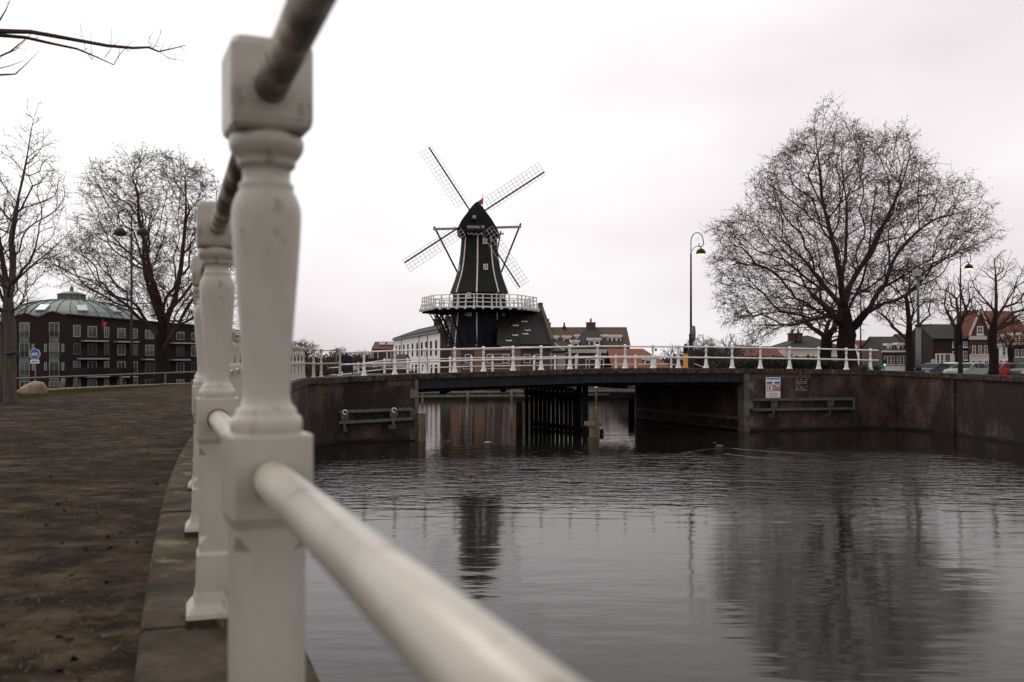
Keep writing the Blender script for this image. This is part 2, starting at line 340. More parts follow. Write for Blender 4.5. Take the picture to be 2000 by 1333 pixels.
# ------------------------------------------------------------------ water
def water_mat():
    m = bpy.data.materials.new('canal_water'); m.use_nodes = True; t = m.node_tree; b = t.nodes['Principled BSDF']
    b.inputs['Base Color'].default_value = (.007, .0065, .0045, 1); b.inputs['Roughness'].default_value = .075; b.inputs['IOR'].default_value = 1.215
    b.inputs['Specular IOR Level'].default_value = .5; b.inputs['Specular Tint'].default_value = (1, .975, .92, 1)
    tc = N(t, 'ShaderNodeTexCoord')
    def nz(scale, st, det=3):
        mp = N(t, 'ShaderNodeMapping'); mp.inputs['Scale'].default_value = st; mp.inputs['Rotation'].default_value = (0, 0, R(12))
        n = N(t, 'ShaderNodeTexNoise'); n.inputs['Scale'].default_value = scale; n.inputs['Detail'].default_value = det; n.inputs['Roughness'].default_value = .55
        t.links.new(tc.outputs['Object'], mp.inputs[0]); t.links.new(mp.outputs[0], n.inputs[0]); return n
    a = nz(.9, (.45, 1.5, 1), 3); c = nz(1.9, (.6, 1.2, 1), 3); big = nz(.10, (1, 1, 1), 2)
    rg = N(t, 'ShaderNodeMapRange'); rg.inputs[1].default_value = .42; rg.inputs[2].default_value = .60; rg.inputs[3].default_value = .35; rg.inputs[4].default_value = 1.0
    t.links.new(big.outputs[0], rg.inputs[0])
    sp = N(t, 'ShaderNodeSeparateXYZ'); t.links.new(tc.outputs['Object'], sp.inputs[0])   # a ruffled belt across the canal
    y1 = N(t, 'ShaderNodeMapRange', interpolation_type='SMOOTHSTEP'); y1.inputs[1].default_value = -12; y1.inputs[2].default_value = -5; t.links.new(sp.outputs[1], y1.inputs[0])
    y2 = N(t, 'ShaderNodeMapRange', interpolation_type='SMOOTHSTEP'); y2.inputs[1].default_value = 9; y2.inputs[2].default_value = 1; t.links.new(sp.outputs[1], y2.inputs[0])
    mb_ = N(t, 'ShaderNodeMath', operation='MULTIPLY'); t.links.new(y1.outputs[0], mb_.inputs[0]); t.links.new(y2.outputs[0], mb_.inputs[1])
    mc_ = N(t, 'ShaderNodeMath', operation='MULTIPLY'); t.links.new(mb_.outputs[0], mc_.inputs[0]); t.links.new(rg.outputs[0], mc_.inputs[1])
    md_ = N(t, 'ShaderNodeMath', operation='MULTIPLY_ADD'); md_.inputs[1].default_value = 1.7; md_.inputs[2].default_value = .045; t.links.new(mc_.outputs[0], md_.inputs[0])
    ml = N(t, 'ShaderNodeMath', operation='MULTIPLY'); t.links.new(c.outputs[0], ml.inputs[0]); t.links.new(md_.outputs[0], ml.inputs[1])
    b1 = N(t, 'ShaderNodeBump'); b1.inputs['Distance'].default_value = WAVE1; b1.inputs['Strength'].default_value = 1; t.links.new(a.outputs[0], b1.inputs['Height'])
    b2 = N(t, 'ShaderNodeBump'); b2.inputs['Distance'].default_value = WAVE2; b2.inputs['Strength'].default_value = 1; t.links.new(ml.outputs[0], b2.inputs['Height'])
    t.links.new(b1.outputs[0], b2.inputs['Normal']); t.links.new(b2.outputs[0], b.inputs['Normal'])
    return m
WAVE1, WAVE2 = .014, .085
o = M().quad((-60, -30, 0), (200, -30, 0), (200, 95, 0), (-60, 95, 0)).build('canal_water', water_mat(), uv=False)
struct(o, 'dark canal water reflecting sky and tree')
m = M()   # low crests of the wake spreading behind a duck
def wpt(px, py): Y_ = W*F/(py-707); return Vector((wx(px, Y_), Y_, 0))
for L_ in (((1318, 889), (1345, 883), (1372, 877.5), (1402, 874), (1440, 876), (1490, 880), (1560, 884), (1610, 888), (1650, 893)), ((1420, 886), (1480, 893), (1560, 897), (1660, 901), (1720, 903))):
    q = [wpt(*p) for p in L_]; ls = []
    for i, p in enumerate(q):
        t_ = (q[min(i+1, len(q)-1)]-q[max(i-1, 0)]).normalized(); s_ = Vector((-t_.y, t_.x, 0)); h = .013*math.sin(math.pi*(i+.6)/(len(q)+.2))
        ls.append([p-s_*.42+Vector((0, 0, -.005)), p-s_*.12+Vector((0, 0, h*.5)), p+Vector((0, 0, h)), p+s_*.12+Vector((0, 0, h*.5)), p+s_*.42+Vector((0, 0, -.005))])
    m.loops(ls, sm=True, cap=False)
struct(m.build('water_wake', bpy.data.materials['canal_water'], uv=False), 'low wake crests on the water')
# ------------------------------------------------------------------ ground
def poly(m, pts, z): m.add([(p[0], p[1], z if len(p) < 3 else p[2]) for p in pts], [tuple(range(len(pts)))])
kerb = [(-13.0, -8), (-12.9, 10), (-12.3, 20), P(100, 763, 25)[:2], P(200, 758.5, 27.6)[:2], P(300, 754, 30.3)[:2], P(380, 750.5, 32.6)[:2], P(430, 748.5, 35.5)[:2], (-9.6, 39), (-9.4, 44), (-9.4, 58)]
def kz(Y): return interp(Y, [10, 20, 25, 32.5, 38, 44, 58], [2.54, 2.56, 2.58, 2.575, 2.60, 2.70, 2.9])
landin = [v for v in offs(left_edge, -.21)]
# mud: strip grid between the kerb and the quay coping
def along(path, Y):
    ys = [p[1] for p in path]; xs = [p[0] for p in path]; return float(np.interp(Y, ys, xs))
rng = np.random.default_rng(4)
from mathutils import noise as mn
def grid_land(name, Ys, xl, xr, zf, nx, matx, amp, pw=1.0, rough_=0):
    m = M(); rows = []
    for j, Y in enumerate(Ys):
        a, b = xl(Y), xr(Y)
        for i in range(nx+1):
            u = 1-(1-i/nx)**pw; X = a+(b-a)*u
            e = min(1, 8*u, 8*(1-u))
            z = zf(X, Y)+(rough_*e*(mn.fractal(Vector((X*11, Y*9.0, 0)), .7, 2.1, 4)) if rough_ else 0)+amp*e*(math.sin(X*2.1+Y*1.3)*.5+math.sin(X*5.3-Y*3.7)*.3+math.sin(X*.7+Y*4.9)*.3+rng.normal()*.25)
            m.v.append((X, Y, z))
    n = nx+1
    for j in range(len(Ys)-1):
        for i in range(nx):
            m.f.append((j*n+i, j*n+i+1, (j+1)*n+i+1, (j+1)*n+i)); m.mi.append(0); m.sm.append(True)
    return m.build(name, matx, uv=False)
Ys = np.concatenate([np.arange(-6, 1.2, .4), np.arange(1.2, 5, .028), np.arange(5, 12, .06), np.arange(12, 24, .15), np.arange(24, 41.0, .5)])
def zmud(X, Y): return interp(Y, [0, 12, 22, 30, 41], [W-.735, W-.72, W-.71, W-.69, W-.61])+.0
def grass_in(Y): return interp(Y, [-8, 10, 18, 19.4, 24.5, 28, 33, 40], [-9.8, -9.6, -9.3, -9.0, -9.55, -9.75, -9.9, -9.5])
o = grid_land('mud_ground', Ys, lambda Y: grass_in(Y)-.3, lambda Y: along(landin, Y)+.10, zmud, 230, mud, .006, 1.9, .005)
struct(o, 'trodden brown mud beside the quay')
o = grid_land('grass', np.concatenate([np.arange(-6, 12, 1), np.arange(12, 41, .4)]), lambda Y: along(kerb, Y), lambda Y: grass_in(Y)+.12*math.sin(Y*3), lambda X, Y: kz(Y)-.03+.03, 14, grassm, .012)
struct(o, 'thin strip of worn grass along the kerb')
m = M(); poly(m, [(-60, -6.5, W-.74), (21.6, -6.5, W-.74), (21.6, -40, W-.74), (-60, -40, W-.74)], 0)
struct(m.build('ground', paving, uv=False), 'ground behind the viewpoint')
# low ground left of the kerb and the far bank, the right bank street
m = M(); poly(m, [(-900, -60), (-13.2, -60), (-12.4, 20), (-11.0, 28), (-9.9, 36), (-9.5, 58), (-9.5, 90), (-900, 90)], .42)
struct(m.build('street', asph, uv=False), 'low street beside the apartments')
m = M(); poly(m, [(-900, 88.5), (900, 88.5), (2500, 3500), (-2500, 3500)], .5)
struct(m.build('far_bank', paving, uv=False), 'far bank ground reaching the horizon')
m = M(); poly(m, [(11.9, 50.2), (17.5, 51), (21.3, 47), (21.6, 34), (22, -60), (900, -60), (900, 88), (8.5, 88), (7.5, 57.5)], 1.75)
struct(m.build('street', asph, uv=False), 'right bank street with parked cars')
# road over the bridge
road = M()
fA, fB = (-7.6, 55.5), (10.2, 61.5)
def far(px): return onl(px, fA, fB)
rl = []
for px_, px2 in ((640, 700), (711, 760), (830, 850), (944, 940), (1057, 1040), (1166, 1130), (1380, 1240), (1485, 1320), (1653, 1420)):
    a = onl(px_, LA, LB); a.z = bz(px_)-.05; b = far(px2); b.z = wz(719, 48)-.35; rl.append((a, b))
for (a, b), (c, d) in zip(rl[:-1], rl[1:]): road.quad(a, c, d, b)
struct(road.build('road', asph, uv=False), 'road surface over the bridge')
m = M(); m.add([rl[0][0], (-9.4, 40.5, 2.62), (-9.45, 58, 2.4), (-9.4, 66, 2.0), (-7, 66, 2.0), rl[0][1]], [(0, 1, 2, 3, 4, 5)])
struct(m.build('pavement', paving, uv=False), 'pavement at the left bridge end')
# kerb with low retaining wall
m = M(); kp = [Vector((p[0], p[1], kz(p[1])+.04)) for p in kerb]
def strip(m, path, l, r_, top, bot, step=None, gap=.006, mi=0):
    """boxes (stones) following a path; l / r are offsets left and right of travel"""
    A = offs(path, -l); B = offs(path, r_)
    if step is None:
        for i in range(len(path)-1):
            m.loops([[A[i]+Vector((0, 0, top)), B[i]+Vector((0, 0, top)), B[i]+Vector((0, 0, bot)), A[i]+Vector((0, 0, bot))],
                     [A[i+1]+Vector((0, 0, top)), B[i+1]+Vector((0, 0, top)), B[i+1]+Vector((0, 0, bot)), A[i+1]+Vector((0, 0, bot))]], mi)
        return m
    d = [0]
    for i in range(len(path)-1): d.append(d[-1]+(Vector(path[i+1])-Vector(path[i])).length)
    def at(L, s_):
        return Vector([float(np.interp(s_, d, [p[k] for p in L])) for k in range(3)])
    s_ = 0; rr = random.Random(7)
    while s_ < d[-1]-.05:
        e = min(s_+step*rr.uniform(.85, 1.2), d[-1]); j = rr.uniform(-.006, .006)
        k1, k2 = s_+gap, e-gap; mid = (k1+k2)/2; ls = []
        for kk in (k1, mid, k2):
            a, b = at(A, kk), at(B, kk); z = Vector((0, 0, 1)); c = .012
            ls.append([a+z*(top-c+j), a+(b-a)*.03+z*(top+j), b+(a-b)*.03+z*(top+j), b+z*(top-c+j), b+z*bot, a+z*bot])
        m.loops(ls, mi); s_ = e
    return m
strip(m, [q for q in kp if q.y < 37], .12, .12, .0, -.45, 1.0)
tag(m.build('kerb', mat('sandy_kerb', (.25, .19, .13), (.18, .14, .10), rough=.9, scale=4)), 'sandy stone kerb edging the strip of grass', 'kerb')
# ------------------------------------------------------------------ quay walls
def wall(path, name, label, inner=None, thick=.6):
    t = thing(name, label, 'quay wall', (path[len(path)//2].x, path[len(path)//2].y, 0))
    cop = M(); strip(cop, path, .20, .20, 0, -.235, 1.05); cop.build('coping', stone, t)
    f = M(); A = offs(path, .12); B = offs(path, -.45)
    for i in range(len(path)-1):
        n = 1
        a0, a1 = A[i], A[i+1]; b0, b1 = B[i], B[i+1]
        f.loops([[(a0.x, a0.y, a0.z-.237), (b0.x, b0.y, b0.z-.237), (b0.x, b0.y, -1.5), (a0.x, a0.y, -1.5)],
                 [(a1.x, a1.y, a1.z-.237), (b1.x, b1.y, b1.z-.237), (b1.x, b1.y, -1.5), (a1.x, a1.y, -1.5)]], cap=(i in (0, len(path)-2)))
    f.build('brick_face', quay_brick, t)
    return t
lw = wall(left_edge, 'quay_wall', 'dark curved brick quay wall with mossy coping running from the near railing to the bridge')
rw = wall(right_edge, 'quay_wall', 'long dark brick quay wall right of the bridge with white painted sign')
# quoins, soldier course and abutment sides
def wallframe(px, zc, side=0.12):
    v = onl(px, LA, LB); d = Vector((LB[0]-LA[0], LB[1]-LA[1], 0)).normalized(); n = Vector((d.y, -d.x, 0))
    return v+n*side, d, n
D_, = [Vector((LB[0]-LA[0], LB[1]-LA[1], 0)).normalized()]; NN = Vector((D_.y, -D_.x, 0))
for (px0, px1, t, sgn) in ((806, 815, lw, 1), (1450, 1463, rw, -1)):
    q = M(); zt = bz((px0+px1)/2)-.24; z = zt; k = 0; rr = random.Random(3)
    while z > -.3:
        h = (.42, .36, .48)[k % 3]; a = onl(px0, LA, LB); b = onl(px1, LA, LB)
        ext = (.14 if k % 2 else -.06)
        a2, b2 = (a-D_*ext*(sgn > 0), b+D_*ext*(sgn < 0))
        c = (a2+b2)/2+NN*(-.12); q.obox((c.x, c.y, z-h/2), D_*(b2-a2).length/2, NN*.27, (0, 0, h/2-.006)); z -= h; k += 1
    q.build('quoin', quoin, t)
sold = M()   # upright brick course under the coping near the sign
a, _, _ = wallframe(1466, 0); b, _, _ = wallframe(1578, 0); L = (b-a).length; k = 0
while k*.075 < L:
    c = a+D_*(k*.075); zc = bz(1480)-.37
    sold.obox((c.x, c.y, zc), D_*.031, NN*.018, (0, 0, .105)); k += 1
sold.build('soldier_course', mat('soldier_brick', (.12, .065, .045), (.06, .035, .028), rough=.9, scale=8), rw)
sold = M(); a, _, _ = wallframe(757, 0); b, _, _ = wallframe(800, 0); L = (b-a).length; k = 0
while k*.075 < L:
    c = a+D_*(k*.075); sold.obox((c.x, c.y, bz(780)-.37), D_*.031, NN*.018, (0, 0, .105)); k += 1
sold.build('soldier_course', MATS['soldier_brick'], lw)
m = M()    # pale mortar patch where render has come off
rr = random.Random(5); a0, _, _ = wallframe(1552, 0); b0, _, _ = wallframe(1578, 0); zt = wz(735, 48.2)
for r_ in range(9):
    for c_ in range(5):
        if rr.random() < .75:
            p = a0+D_*(.02+c_*.13+rr.uniform(0, .05)); m.obox((p.x, p.y, zt-r_*.085), D_*rr.uniform(.03, .07), NN*.006, (0, 0, .012))
m.build('mortar_patch', mat('pale_mortar', (.42, .36, .27), (.3, .25, .19), rough=.9), rw)
m = M()    # thin buttress ribs in the right wall
for v in (P(1757, 0, 48.6), P(1866, 0, 45.3)):
    m.box(v.x-.18, v.x+.12, v.y-.22, v.y+.1, -1, 2.50)
m.build('buttress', quay_brick, rw)
for (px, dz) in ((1752, 760), (1775, 752)):
    pass
iw = M()   # inner faces of the abutments below the deck
a = onl(1452, LA, LB)+Vector((-.12, .35, 0)); b = Vector((wx(1243, 57), 57, 0)); d = (b-a); nrm = Vector((-d.y, d.x, 0)).normalized()
iw.loops([[(a.x, a.y, 2.38), (a.x-nrm.x*.8, a.y-nrm.y*.8, 2.38), (a.x-nrm.x*.8, a.y-nrm.y*.8, -1), (a.x, a.y, -1)], [(b.x, b.y, 2.2), (b.x-nrm.x*.8, b.y-nrm.y*.8, 2.2), (b.x-nrm.x*.8, b.y-nrm.y*.8, -1), (b.x, b.y, -1)]])
iw.build('abutment_face', quay_brick, rw)
iw = M(); iw.bar((a.x+nrm.x*.06, a.y+nrm.y*.06, .62), (b.x+nrm.x*.06, b.y+nrm.y*.06, .62), .12, .16)
iw.bar((a.x+nrm.x*.05, a.y+nrm.y*.05, .12), (b.x+nrm.x*.05, b.y+nrm.y*.05, .12), .10, .05)
iw.build('fender_beam', mat('grey_beam', (.10, .09, .08), (.05, .045, .04), rough=.8), rw)
iw = M(); c = b+Vector((.25, 0, 0)); iw.box(b.x-.02, b.x+.75, 57.02, 57.5, -1, 2.9); iw.build('quoin', quoin, rw)
iw = M(); a = onl(815, LA, LB); iw.loops([[(a.x-.9, a.y+.1, z), (a.x-.06, a.y+.3, z), (a.x-4.2, 54.5, z), (a.x-5.2, 54.5, z)] for z in (-1, 2.3)]); iw.build('abutment_face', quay_brick, lw)
# ------------------------------------------------------------------ bridge
xs = [815+(1450-815)*i/24 for i in range(25)]
br = thing('road_bridge', 'low flat road bridge with dark blue steel girder and stone edge over the canal', 'bridge', (wx(1130, 45), 45, 0))
path = [Vector((*onl(p, LA, LB)[:2], bz(p))) for p in xs]
e = M(); strip(e, path, .20, .20, .0, -.225, 1.9, .004); e.build('edge_beam', stone, br)
g = M()
gA = offs(path, .10)
for i in range(len(path)-1):
    a, b = gA[i], gA[i+1]
    for (o1, o2, z1, z2) in ((0, .10, -.23, -.30), (.055, .08, -.30, -.60), (-.02, .10, -.60, -.645)):
        A1 = a-NN*0; q = [(a+NN*(-o1)), (a-NN*(o2+.0)), (b-NN*(o2)), (b-NN*(o1))]
        vs = [(p.x, p.y, p.z+z1) for p in q]+[(p.x, p.y, p.z+z2) for p in q]
        g.add(vs, [(0, 1, 2, 3), (4, 7, 6, 5), (0, 3, 7, 4), (1, 5, 6, 2), (0, 4, 5, 1), (3, 2, 6, 7)])
g.build('girder', steel_blue, br)
for i in range(1, 24, 1):
    a = gA[i]-NN*.045; M().obox((a.x, a.y, a.z-.45), D_*.006, NN*.012, (0, 0, .148)).build('stiffener', steel_blue, br)
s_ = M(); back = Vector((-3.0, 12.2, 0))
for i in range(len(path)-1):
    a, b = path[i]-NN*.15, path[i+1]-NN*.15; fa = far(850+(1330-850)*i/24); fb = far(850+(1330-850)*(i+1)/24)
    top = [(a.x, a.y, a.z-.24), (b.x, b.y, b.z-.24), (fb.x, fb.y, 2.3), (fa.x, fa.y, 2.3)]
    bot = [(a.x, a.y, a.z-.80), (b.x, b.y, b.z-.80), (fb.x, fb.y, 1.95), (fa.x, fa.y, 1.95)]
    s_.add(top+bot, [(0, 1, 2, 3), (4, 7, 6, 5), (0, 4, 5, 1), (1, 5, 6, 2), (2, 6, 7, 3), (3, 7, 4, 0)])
s_.build('deck_soffit', underside_black, br)
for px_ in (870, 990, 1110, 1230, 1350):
    a = onl(px_, LA, LB)-NN*.5; b = far(850+(px_-815)*.75); M().bar((a.x, a.y, bz(px_)-.86), (b.x, b.y, 1.9), .25, .16).build('cross_beam', underside_black, br)
# pier of dark piles and its fenders
pr = thing('bridge_pier', 'row of slender black piles carrying the bridge in mid canal', 'bridge pier', (2.2, 48, 0))
n = 13
pa = Vector((wx(1029, 53), 53, 0)); pb = Vector((wx(1131, 46.6), 46.6, 0))
for i in range(n):
    u = i/(n-1); p = pa.lerp(pb, u**.9); rr = .095 if i < n-1 else .13
    M().tube([(p.x, p.y, -1), (p.x, p.y, 2.3-.35*(.0 if i in (0, n-1) else .9))], rr, 10).build('pile', wood_dark, pr)
p = Vector((wx(1143, 45.7), 45.7, 0)); M().box(p.x-.13, p.x+.13, p.y-.13, p.y+.13, -1, bz(1140)-.8).build('pile', wood_dark, pr)
M().bar((pa.x+.15, pa.y-1, 2.02), (pb.x-.35, pb.y+.6, 1.98), .28, .16).build('cap_beam', MATS['grey_beam'], pr)
M().bar((pa.x, pa.y, 1.68), (pb.x, pb.y, 1.62), .32, .3).build('tie_beam', wood_dark, pr)
M().bar((pa.x+.35, pa.y-2.5, .18), (pb.x+.9, pb.y-1.6, .12), .25, .22).build('tie_beam', wood_dark, pr)
def wood_post(px, ytop, Y, w_, label, group='wooden posts standing in the water', dark=False, board=True, two=False):
    x = wx(px, Y); zt = wz(ytop, Y)
    t = thing('mooring_post', label, 'post', (x, Y, 0), 0, group); mm = wood_dark if dark else wood
    if two:
        M().box(x-w_*.5, x-w_*.02, Y-w_*.25, Y+w_*.3, -1, zt).build('timber', mm, t)
        M().box(x+w_*.0, x+w_*.55, Y-w_*.3, Y+w_*.3, -1, zt+.02).build('timber', mm, t)
        M().box(x-w_*1.0, x+w_*.1, Y-w_*.42, Y-w_*.27, 0.50, .70).build('cross_timber', wood_grey, t)
        M().box(x+w_*.58, x+w_*.8, Y-w_*.2, Y+w_*.1, .48, .66).build('cross_timber', wood, t)
    else:
        m = M(); m.loops([[(x+a*w_*k, Y+b*w_*k, z) for a, b in ((-.5, -.4), (-.4, -.5), (.4, -.5), (.5, -.4), (.5, .4), (.4, .5), (-.4, .5), (-.5, .4))] for k, z in ((1, -1), (1, zt-.08), (.92, zt-.05))]); m.build('timber', mm, t)
        if board: M().box(x-w_*.52, x+w_*.52, Y-w_*.52, Y+w_*.52, zt-.048, zt).build('cap', MATS.get('pale_cap') or mat('pale_cap', (.5, .47, .42), (.35, .32, .28)), t)
    return t
wood_post(824, 805, 41.4, .30, 'weathered wooden post with pale cap at the left bridge abutment')
wood_post(1160, 797, 43.7, .44, 'pair of thick pale timbers with cross piece at the near end of the black piles', two=True)
wood_post(1014, 783, 52.2, .32, 'thin pale capped post at the far left end of the black piles')
wood_post(1233, 779, 56.0, .32, 'dark tarred post left of the right bridge abutment', dark=True, board=False)
pst = wood_post(1474, 788, 48.4, .36, 'wooden post carrying a small blue and white notice at the right abutment')
# ------------------------------------------------------------------ railings
def sq(h, z, c=0.0):
    c = min(c, h*.98)
    return [(-h, -h+c, z), (-h+c, -h, z), (h-c, -h, z), (h, -h+c, z), (h, h-c, z), (h-c, h, z), (-h+c, h, z), (-h, h-c, z)]
def quay_post_mesh(n=28):
    m = M(); k = .000684
    m.loops([sq(.088, -.01, .006), sq(.088, .018, .006)], mi=1)
    m.loops([sq(.087, .018, .004), sq(.085, .030, .004), sq(.066, .055, .004), sq(.060, .085, .004), sq(.0575, .175, .004), sq(.0575, .183, .004), sq(.052, .193, .004)])
    m.loops([sq(.051, .192, .004), sq(.051, .215, .004), sq(.051, .235, .022), sq(.051, .455, .022), sq(.051, .475, .004), sq(.051, .492, .004)])
    m.loops([sq(.053, .488, .003), sq(.0575, .500, .005), sq(.0575, .607, .005), sq(.0565, .611, .006), sq(.050, .6115, .006)])
    def zz(y): return (1745-y)*k
    pr = [(73, 853), (74, 850), (76, 840), (76, 828), (72, 818), (64, 814), (64, 806), (60, 800), (54, 795), (51, 786), (50, 775), (50.5, 740), (53, 690), (57, 640), (62, 580), (67, 520), (71, 460), (73, 420), (73, 402), (70, 386), (62, 368), (56, 358), (57.5, 354), (57.5, 347), (52, 344), (50, 336), (50, 322), (53, 316), (59, 312), (62, 305), (61, 300), (68, 292), (76, 280), (79, 268), (78, 256), (72, 248), (66, 246)]
    m.lathe([(r_*k, zz(y_)) for r_, y_ in pr], n=n)
    m.loops([sq(.050, 1.024, .004), sq(.0555, 1.030, .005), sq(.0575, 1.040, .005), sq(.0575, 1.135, .006), sq(.054, 1.145, .008), sq(.045, 1.149, .01)])
    return m
def bridge_post_mesh(n=12):
    m = M()
    m.loops([sq(.11, 0, .01), sq(.105, .03, .01), sq(.075, .10, .01), sq(.058, .30, .012), sq(.052, .42, .02)])
    m.lathe([(.05, .41), (.075, .44), (.085, .49), (.075, .54), (.05, .57), (.042, .60), (.045, .75), (.06, .80), (.065, .83), (.045, .86), (.05, .90), (.082, .94), (.092, .985), (.085, 1.03), (.05, 1.065), (.02, 1.08)], n=n)
    return m
def rails_between(ps, zoff, r_, name, material, parent, n=10, rmat=None):
    m = M(); pts_ = [Vector((p.x, p.y, p.z+zoff)) for p in ps]
    for a, b in zip(pts_[:-1], pts_[1:]): m.tube([a, b], r_, n)
    return m.build(name, material, parent)
qr = thing('quay_railing', 'old white cast iron railing with thick turned posts, large in the foreground along the quay', 'railing', tuple(quay_posts[1]))
pm = None
for i, p in enumerate(quay_posts):
    if i == 0: a = quay_posts[1]-p
    elif i == len(quay_posts)-1: a = p-quay_posts[i-1]
    else: a = quay_posts[i]-quay_posts[i-1] if i == 1 else quay_posts[i+1]-p
    ang = math.atan2(a.y, a.x)-R(90)
    if i == 1: ang += R(3)
    if pm is None:
        o = quay_post_mesh(48).build('post', [paint_old, stone], qr, local=True); pm = o
    else:
        o = pm.copy(); col.objects.link(o); o.parent = qr; ROOT[o.name] = ROOT[qr.name]
    o.location = p-Vector(ROOT[qr.name]); o.rotation_euler = (0, 0, ang); o.scale = (.95, .95, 1)
o = rails_between(quay_posts, 1.080, .0225, 'top_rail', rail_old, qr, 24)
o['label'] = 'weathered brown top rail'
rails_between(quay_posts, .553, .0255, 'lower_rail', paint_old, qr, 24)
m = M(); p = quay_posts[2]; a = (quay_posts[1]-p).normalized()
for dz, rad, th in ((.553, .029, .010),):
    c = p+Vector((0, 0, dz))+a*.060; m.tube([c-a*th*.2, c+a*th*.4, c+a*th], [rad, rad, rad*.93], 24)
m.build('rusty_collar', rust, qr)
brl = thing('bridge_railing', 'white iron railing with round knobbed posts along the near side of the bridge', 'railing', tuple(bridge_posts[0]))
pm = None; ang0 = math.atan2(LB[1]-LA[1], LB[0]-LA[0])
for p in bridge_posts:
    if pm is None: o = bridge_post_mesh().build('post', paint, brl, local=True); pm = o
    else: o = pm.copy(); col.objects.link(o); o.parent = brl; ROOT[o.name] = ROOT[brl.name]
    o.location = p-Vector(ROOT[brl.name]); o.rotation_euler = (0, 0, ang0)
bp2 = [quay_posts[-1]]+bridge_posts+[bridge_posts[-1]+Vector((.45, .15, .0))]
rails_between(bp2, .985, .036, 'top_rail', paint, brl, 8); rails_between(bp2, .49, .036, 'lower_rail', paint, brl, 8)
# far side railing
frl_pts = []
for px_, Y_, zt in ((640, 70, 1.9), (668, 64, 2.0), (700, 59, 2.2)):
    frl_pts.append(Vector((wx(px_, Y_), Y_, zt)))
for px_ in (751, 796, 838, 879, 921, 962, 1003, 1043, 1084, 1125, 1164, 1203, 1241, 1280, 1311):
    v = far(px_); v.z = wz(interp(px_, [700, 751, 838, 921, 1084, 1311], [712, 703, 700.5, 698, 696, 694.5]), v.y)-1.0; frl_pts.append(v)
for px_, Y_, zt in ((1345, 65, 2.35), (1378, 70, 1.9)):
    frl_pts.append(Vector((wx(px_, Y_), Y_, zt)))
fr = thing('bridge_railing', 'lower white railing along the far side of the bridge, curving away at both ends', 'railing', tuple(frl_pts[5]))
pm = None
for p in frl_pts:
    if pm is None:
        m = M(); m.loops([sq(.075, 0, .01), sq(.06, .3, .01), sq(.05, .45, .01)]); m.lathe([(.05, .44), (.085, .50), (.05, .58), (.05, .8), (.085, .93), (.085, .98), (.03, 1.06)], n=8)
        o = m.build('post', paint, fr, local=True); pm = o
    else: o = pm.copy(); col.objects.link(o); o.parent = fr; ROOT[o.name] = ROOT[fr.name]
    o.location = p-Vector(ROOT[fr.name])
rails_between(frl_pts, .96, .035, 'top_rail', paint, fr, 6); rails_between(frl_pts, .47, .035, 'lower_rail', paint, fr, 6)
# ------------------------------------------------------------------ fender frames on the walls
def fender(pxa, pxb, yta, ytb, yba, ybb, brackets, label, openend):
    pa, _, _ = wallframe(pxa, 0, .30); pb, _, _ = wallframe(pxb, 0, .30)
    pa.z = wz(yta, pa.y); pb.z = wz(ytb, pb.y); qa = pa.copy(); qa.z = wz(yba, pa.y); qb = pb.copy(); qb.z = wz(ybb, pb.y)
    t = thing('fender_frame', label, 'fender', (pa.x, pa.y, qa.z), 0, 'steel fender frames on the quay walls')
    M().bar(pa, pb, .12, .12).build('beam', galv, t); M().bar(qa, qb, .12, .12).build('beam', galv, t)
    e1, e2 = (pa, qa) if openend else (pb, qb)
    s1 = 1 if openend else -1
    M().bar(e1+D_*.05*s1-Vector((0, 0, .062)), e2+D_*.05*s1+Vector((0, 0, .062)), .10, .10).build('end_bar', galv, t)
    for px in brackets:
        u = (px-pxa)/(pxb-pxa); a = pa.lerp(pb, u); b = qa.lerp(qb, u)
        m = M(); c = (a+b)/2; h = (a.z-b.z)/2
        m.obox((c.x, c.y, c.z+.05), D_*.13, NN*.075, (0, 0, h-.02)); m.obox((c.x, c.y, c.z+.05)+NN*.09 if False else (c.x+NN.x*.09, c.y+NN.y*.09, c.z+.05), D_*.16, NN*.02, (0, 0, h-.10))
        m.obox((b.x, b.y, b.z-.13), D_*.05, NN*.05, (0, 0, .07)); m.obox((b.x-NN.x*.17, b.y-NN.y*.17, b.z-.30), D_*.15, NN*.02, (0, 0, .09))
        m.build('bracket', galv, t)
        ring = M(); cc = Vector((a.x, a.y, a.z-.02))+NN*.17
        ring.tube([cc+D_*math.cos(k/10*5.2)*.09+Vector((0, 0, math.sin(k/10*5.2)*.09)) for k in range(11)], .028, 6)
        ring.build('shackle', paint if openend else galv, t)
fender(640, 802, 805.5, 799, 827, 818, (669, 764), 'grey steel fender frame with two white shackles on the left wall', True)
fender(1464, 1661, 781, 779.5, 801, 798, (1502, 1611), 'grey steel fender frame on the wall under the canal sign', False)
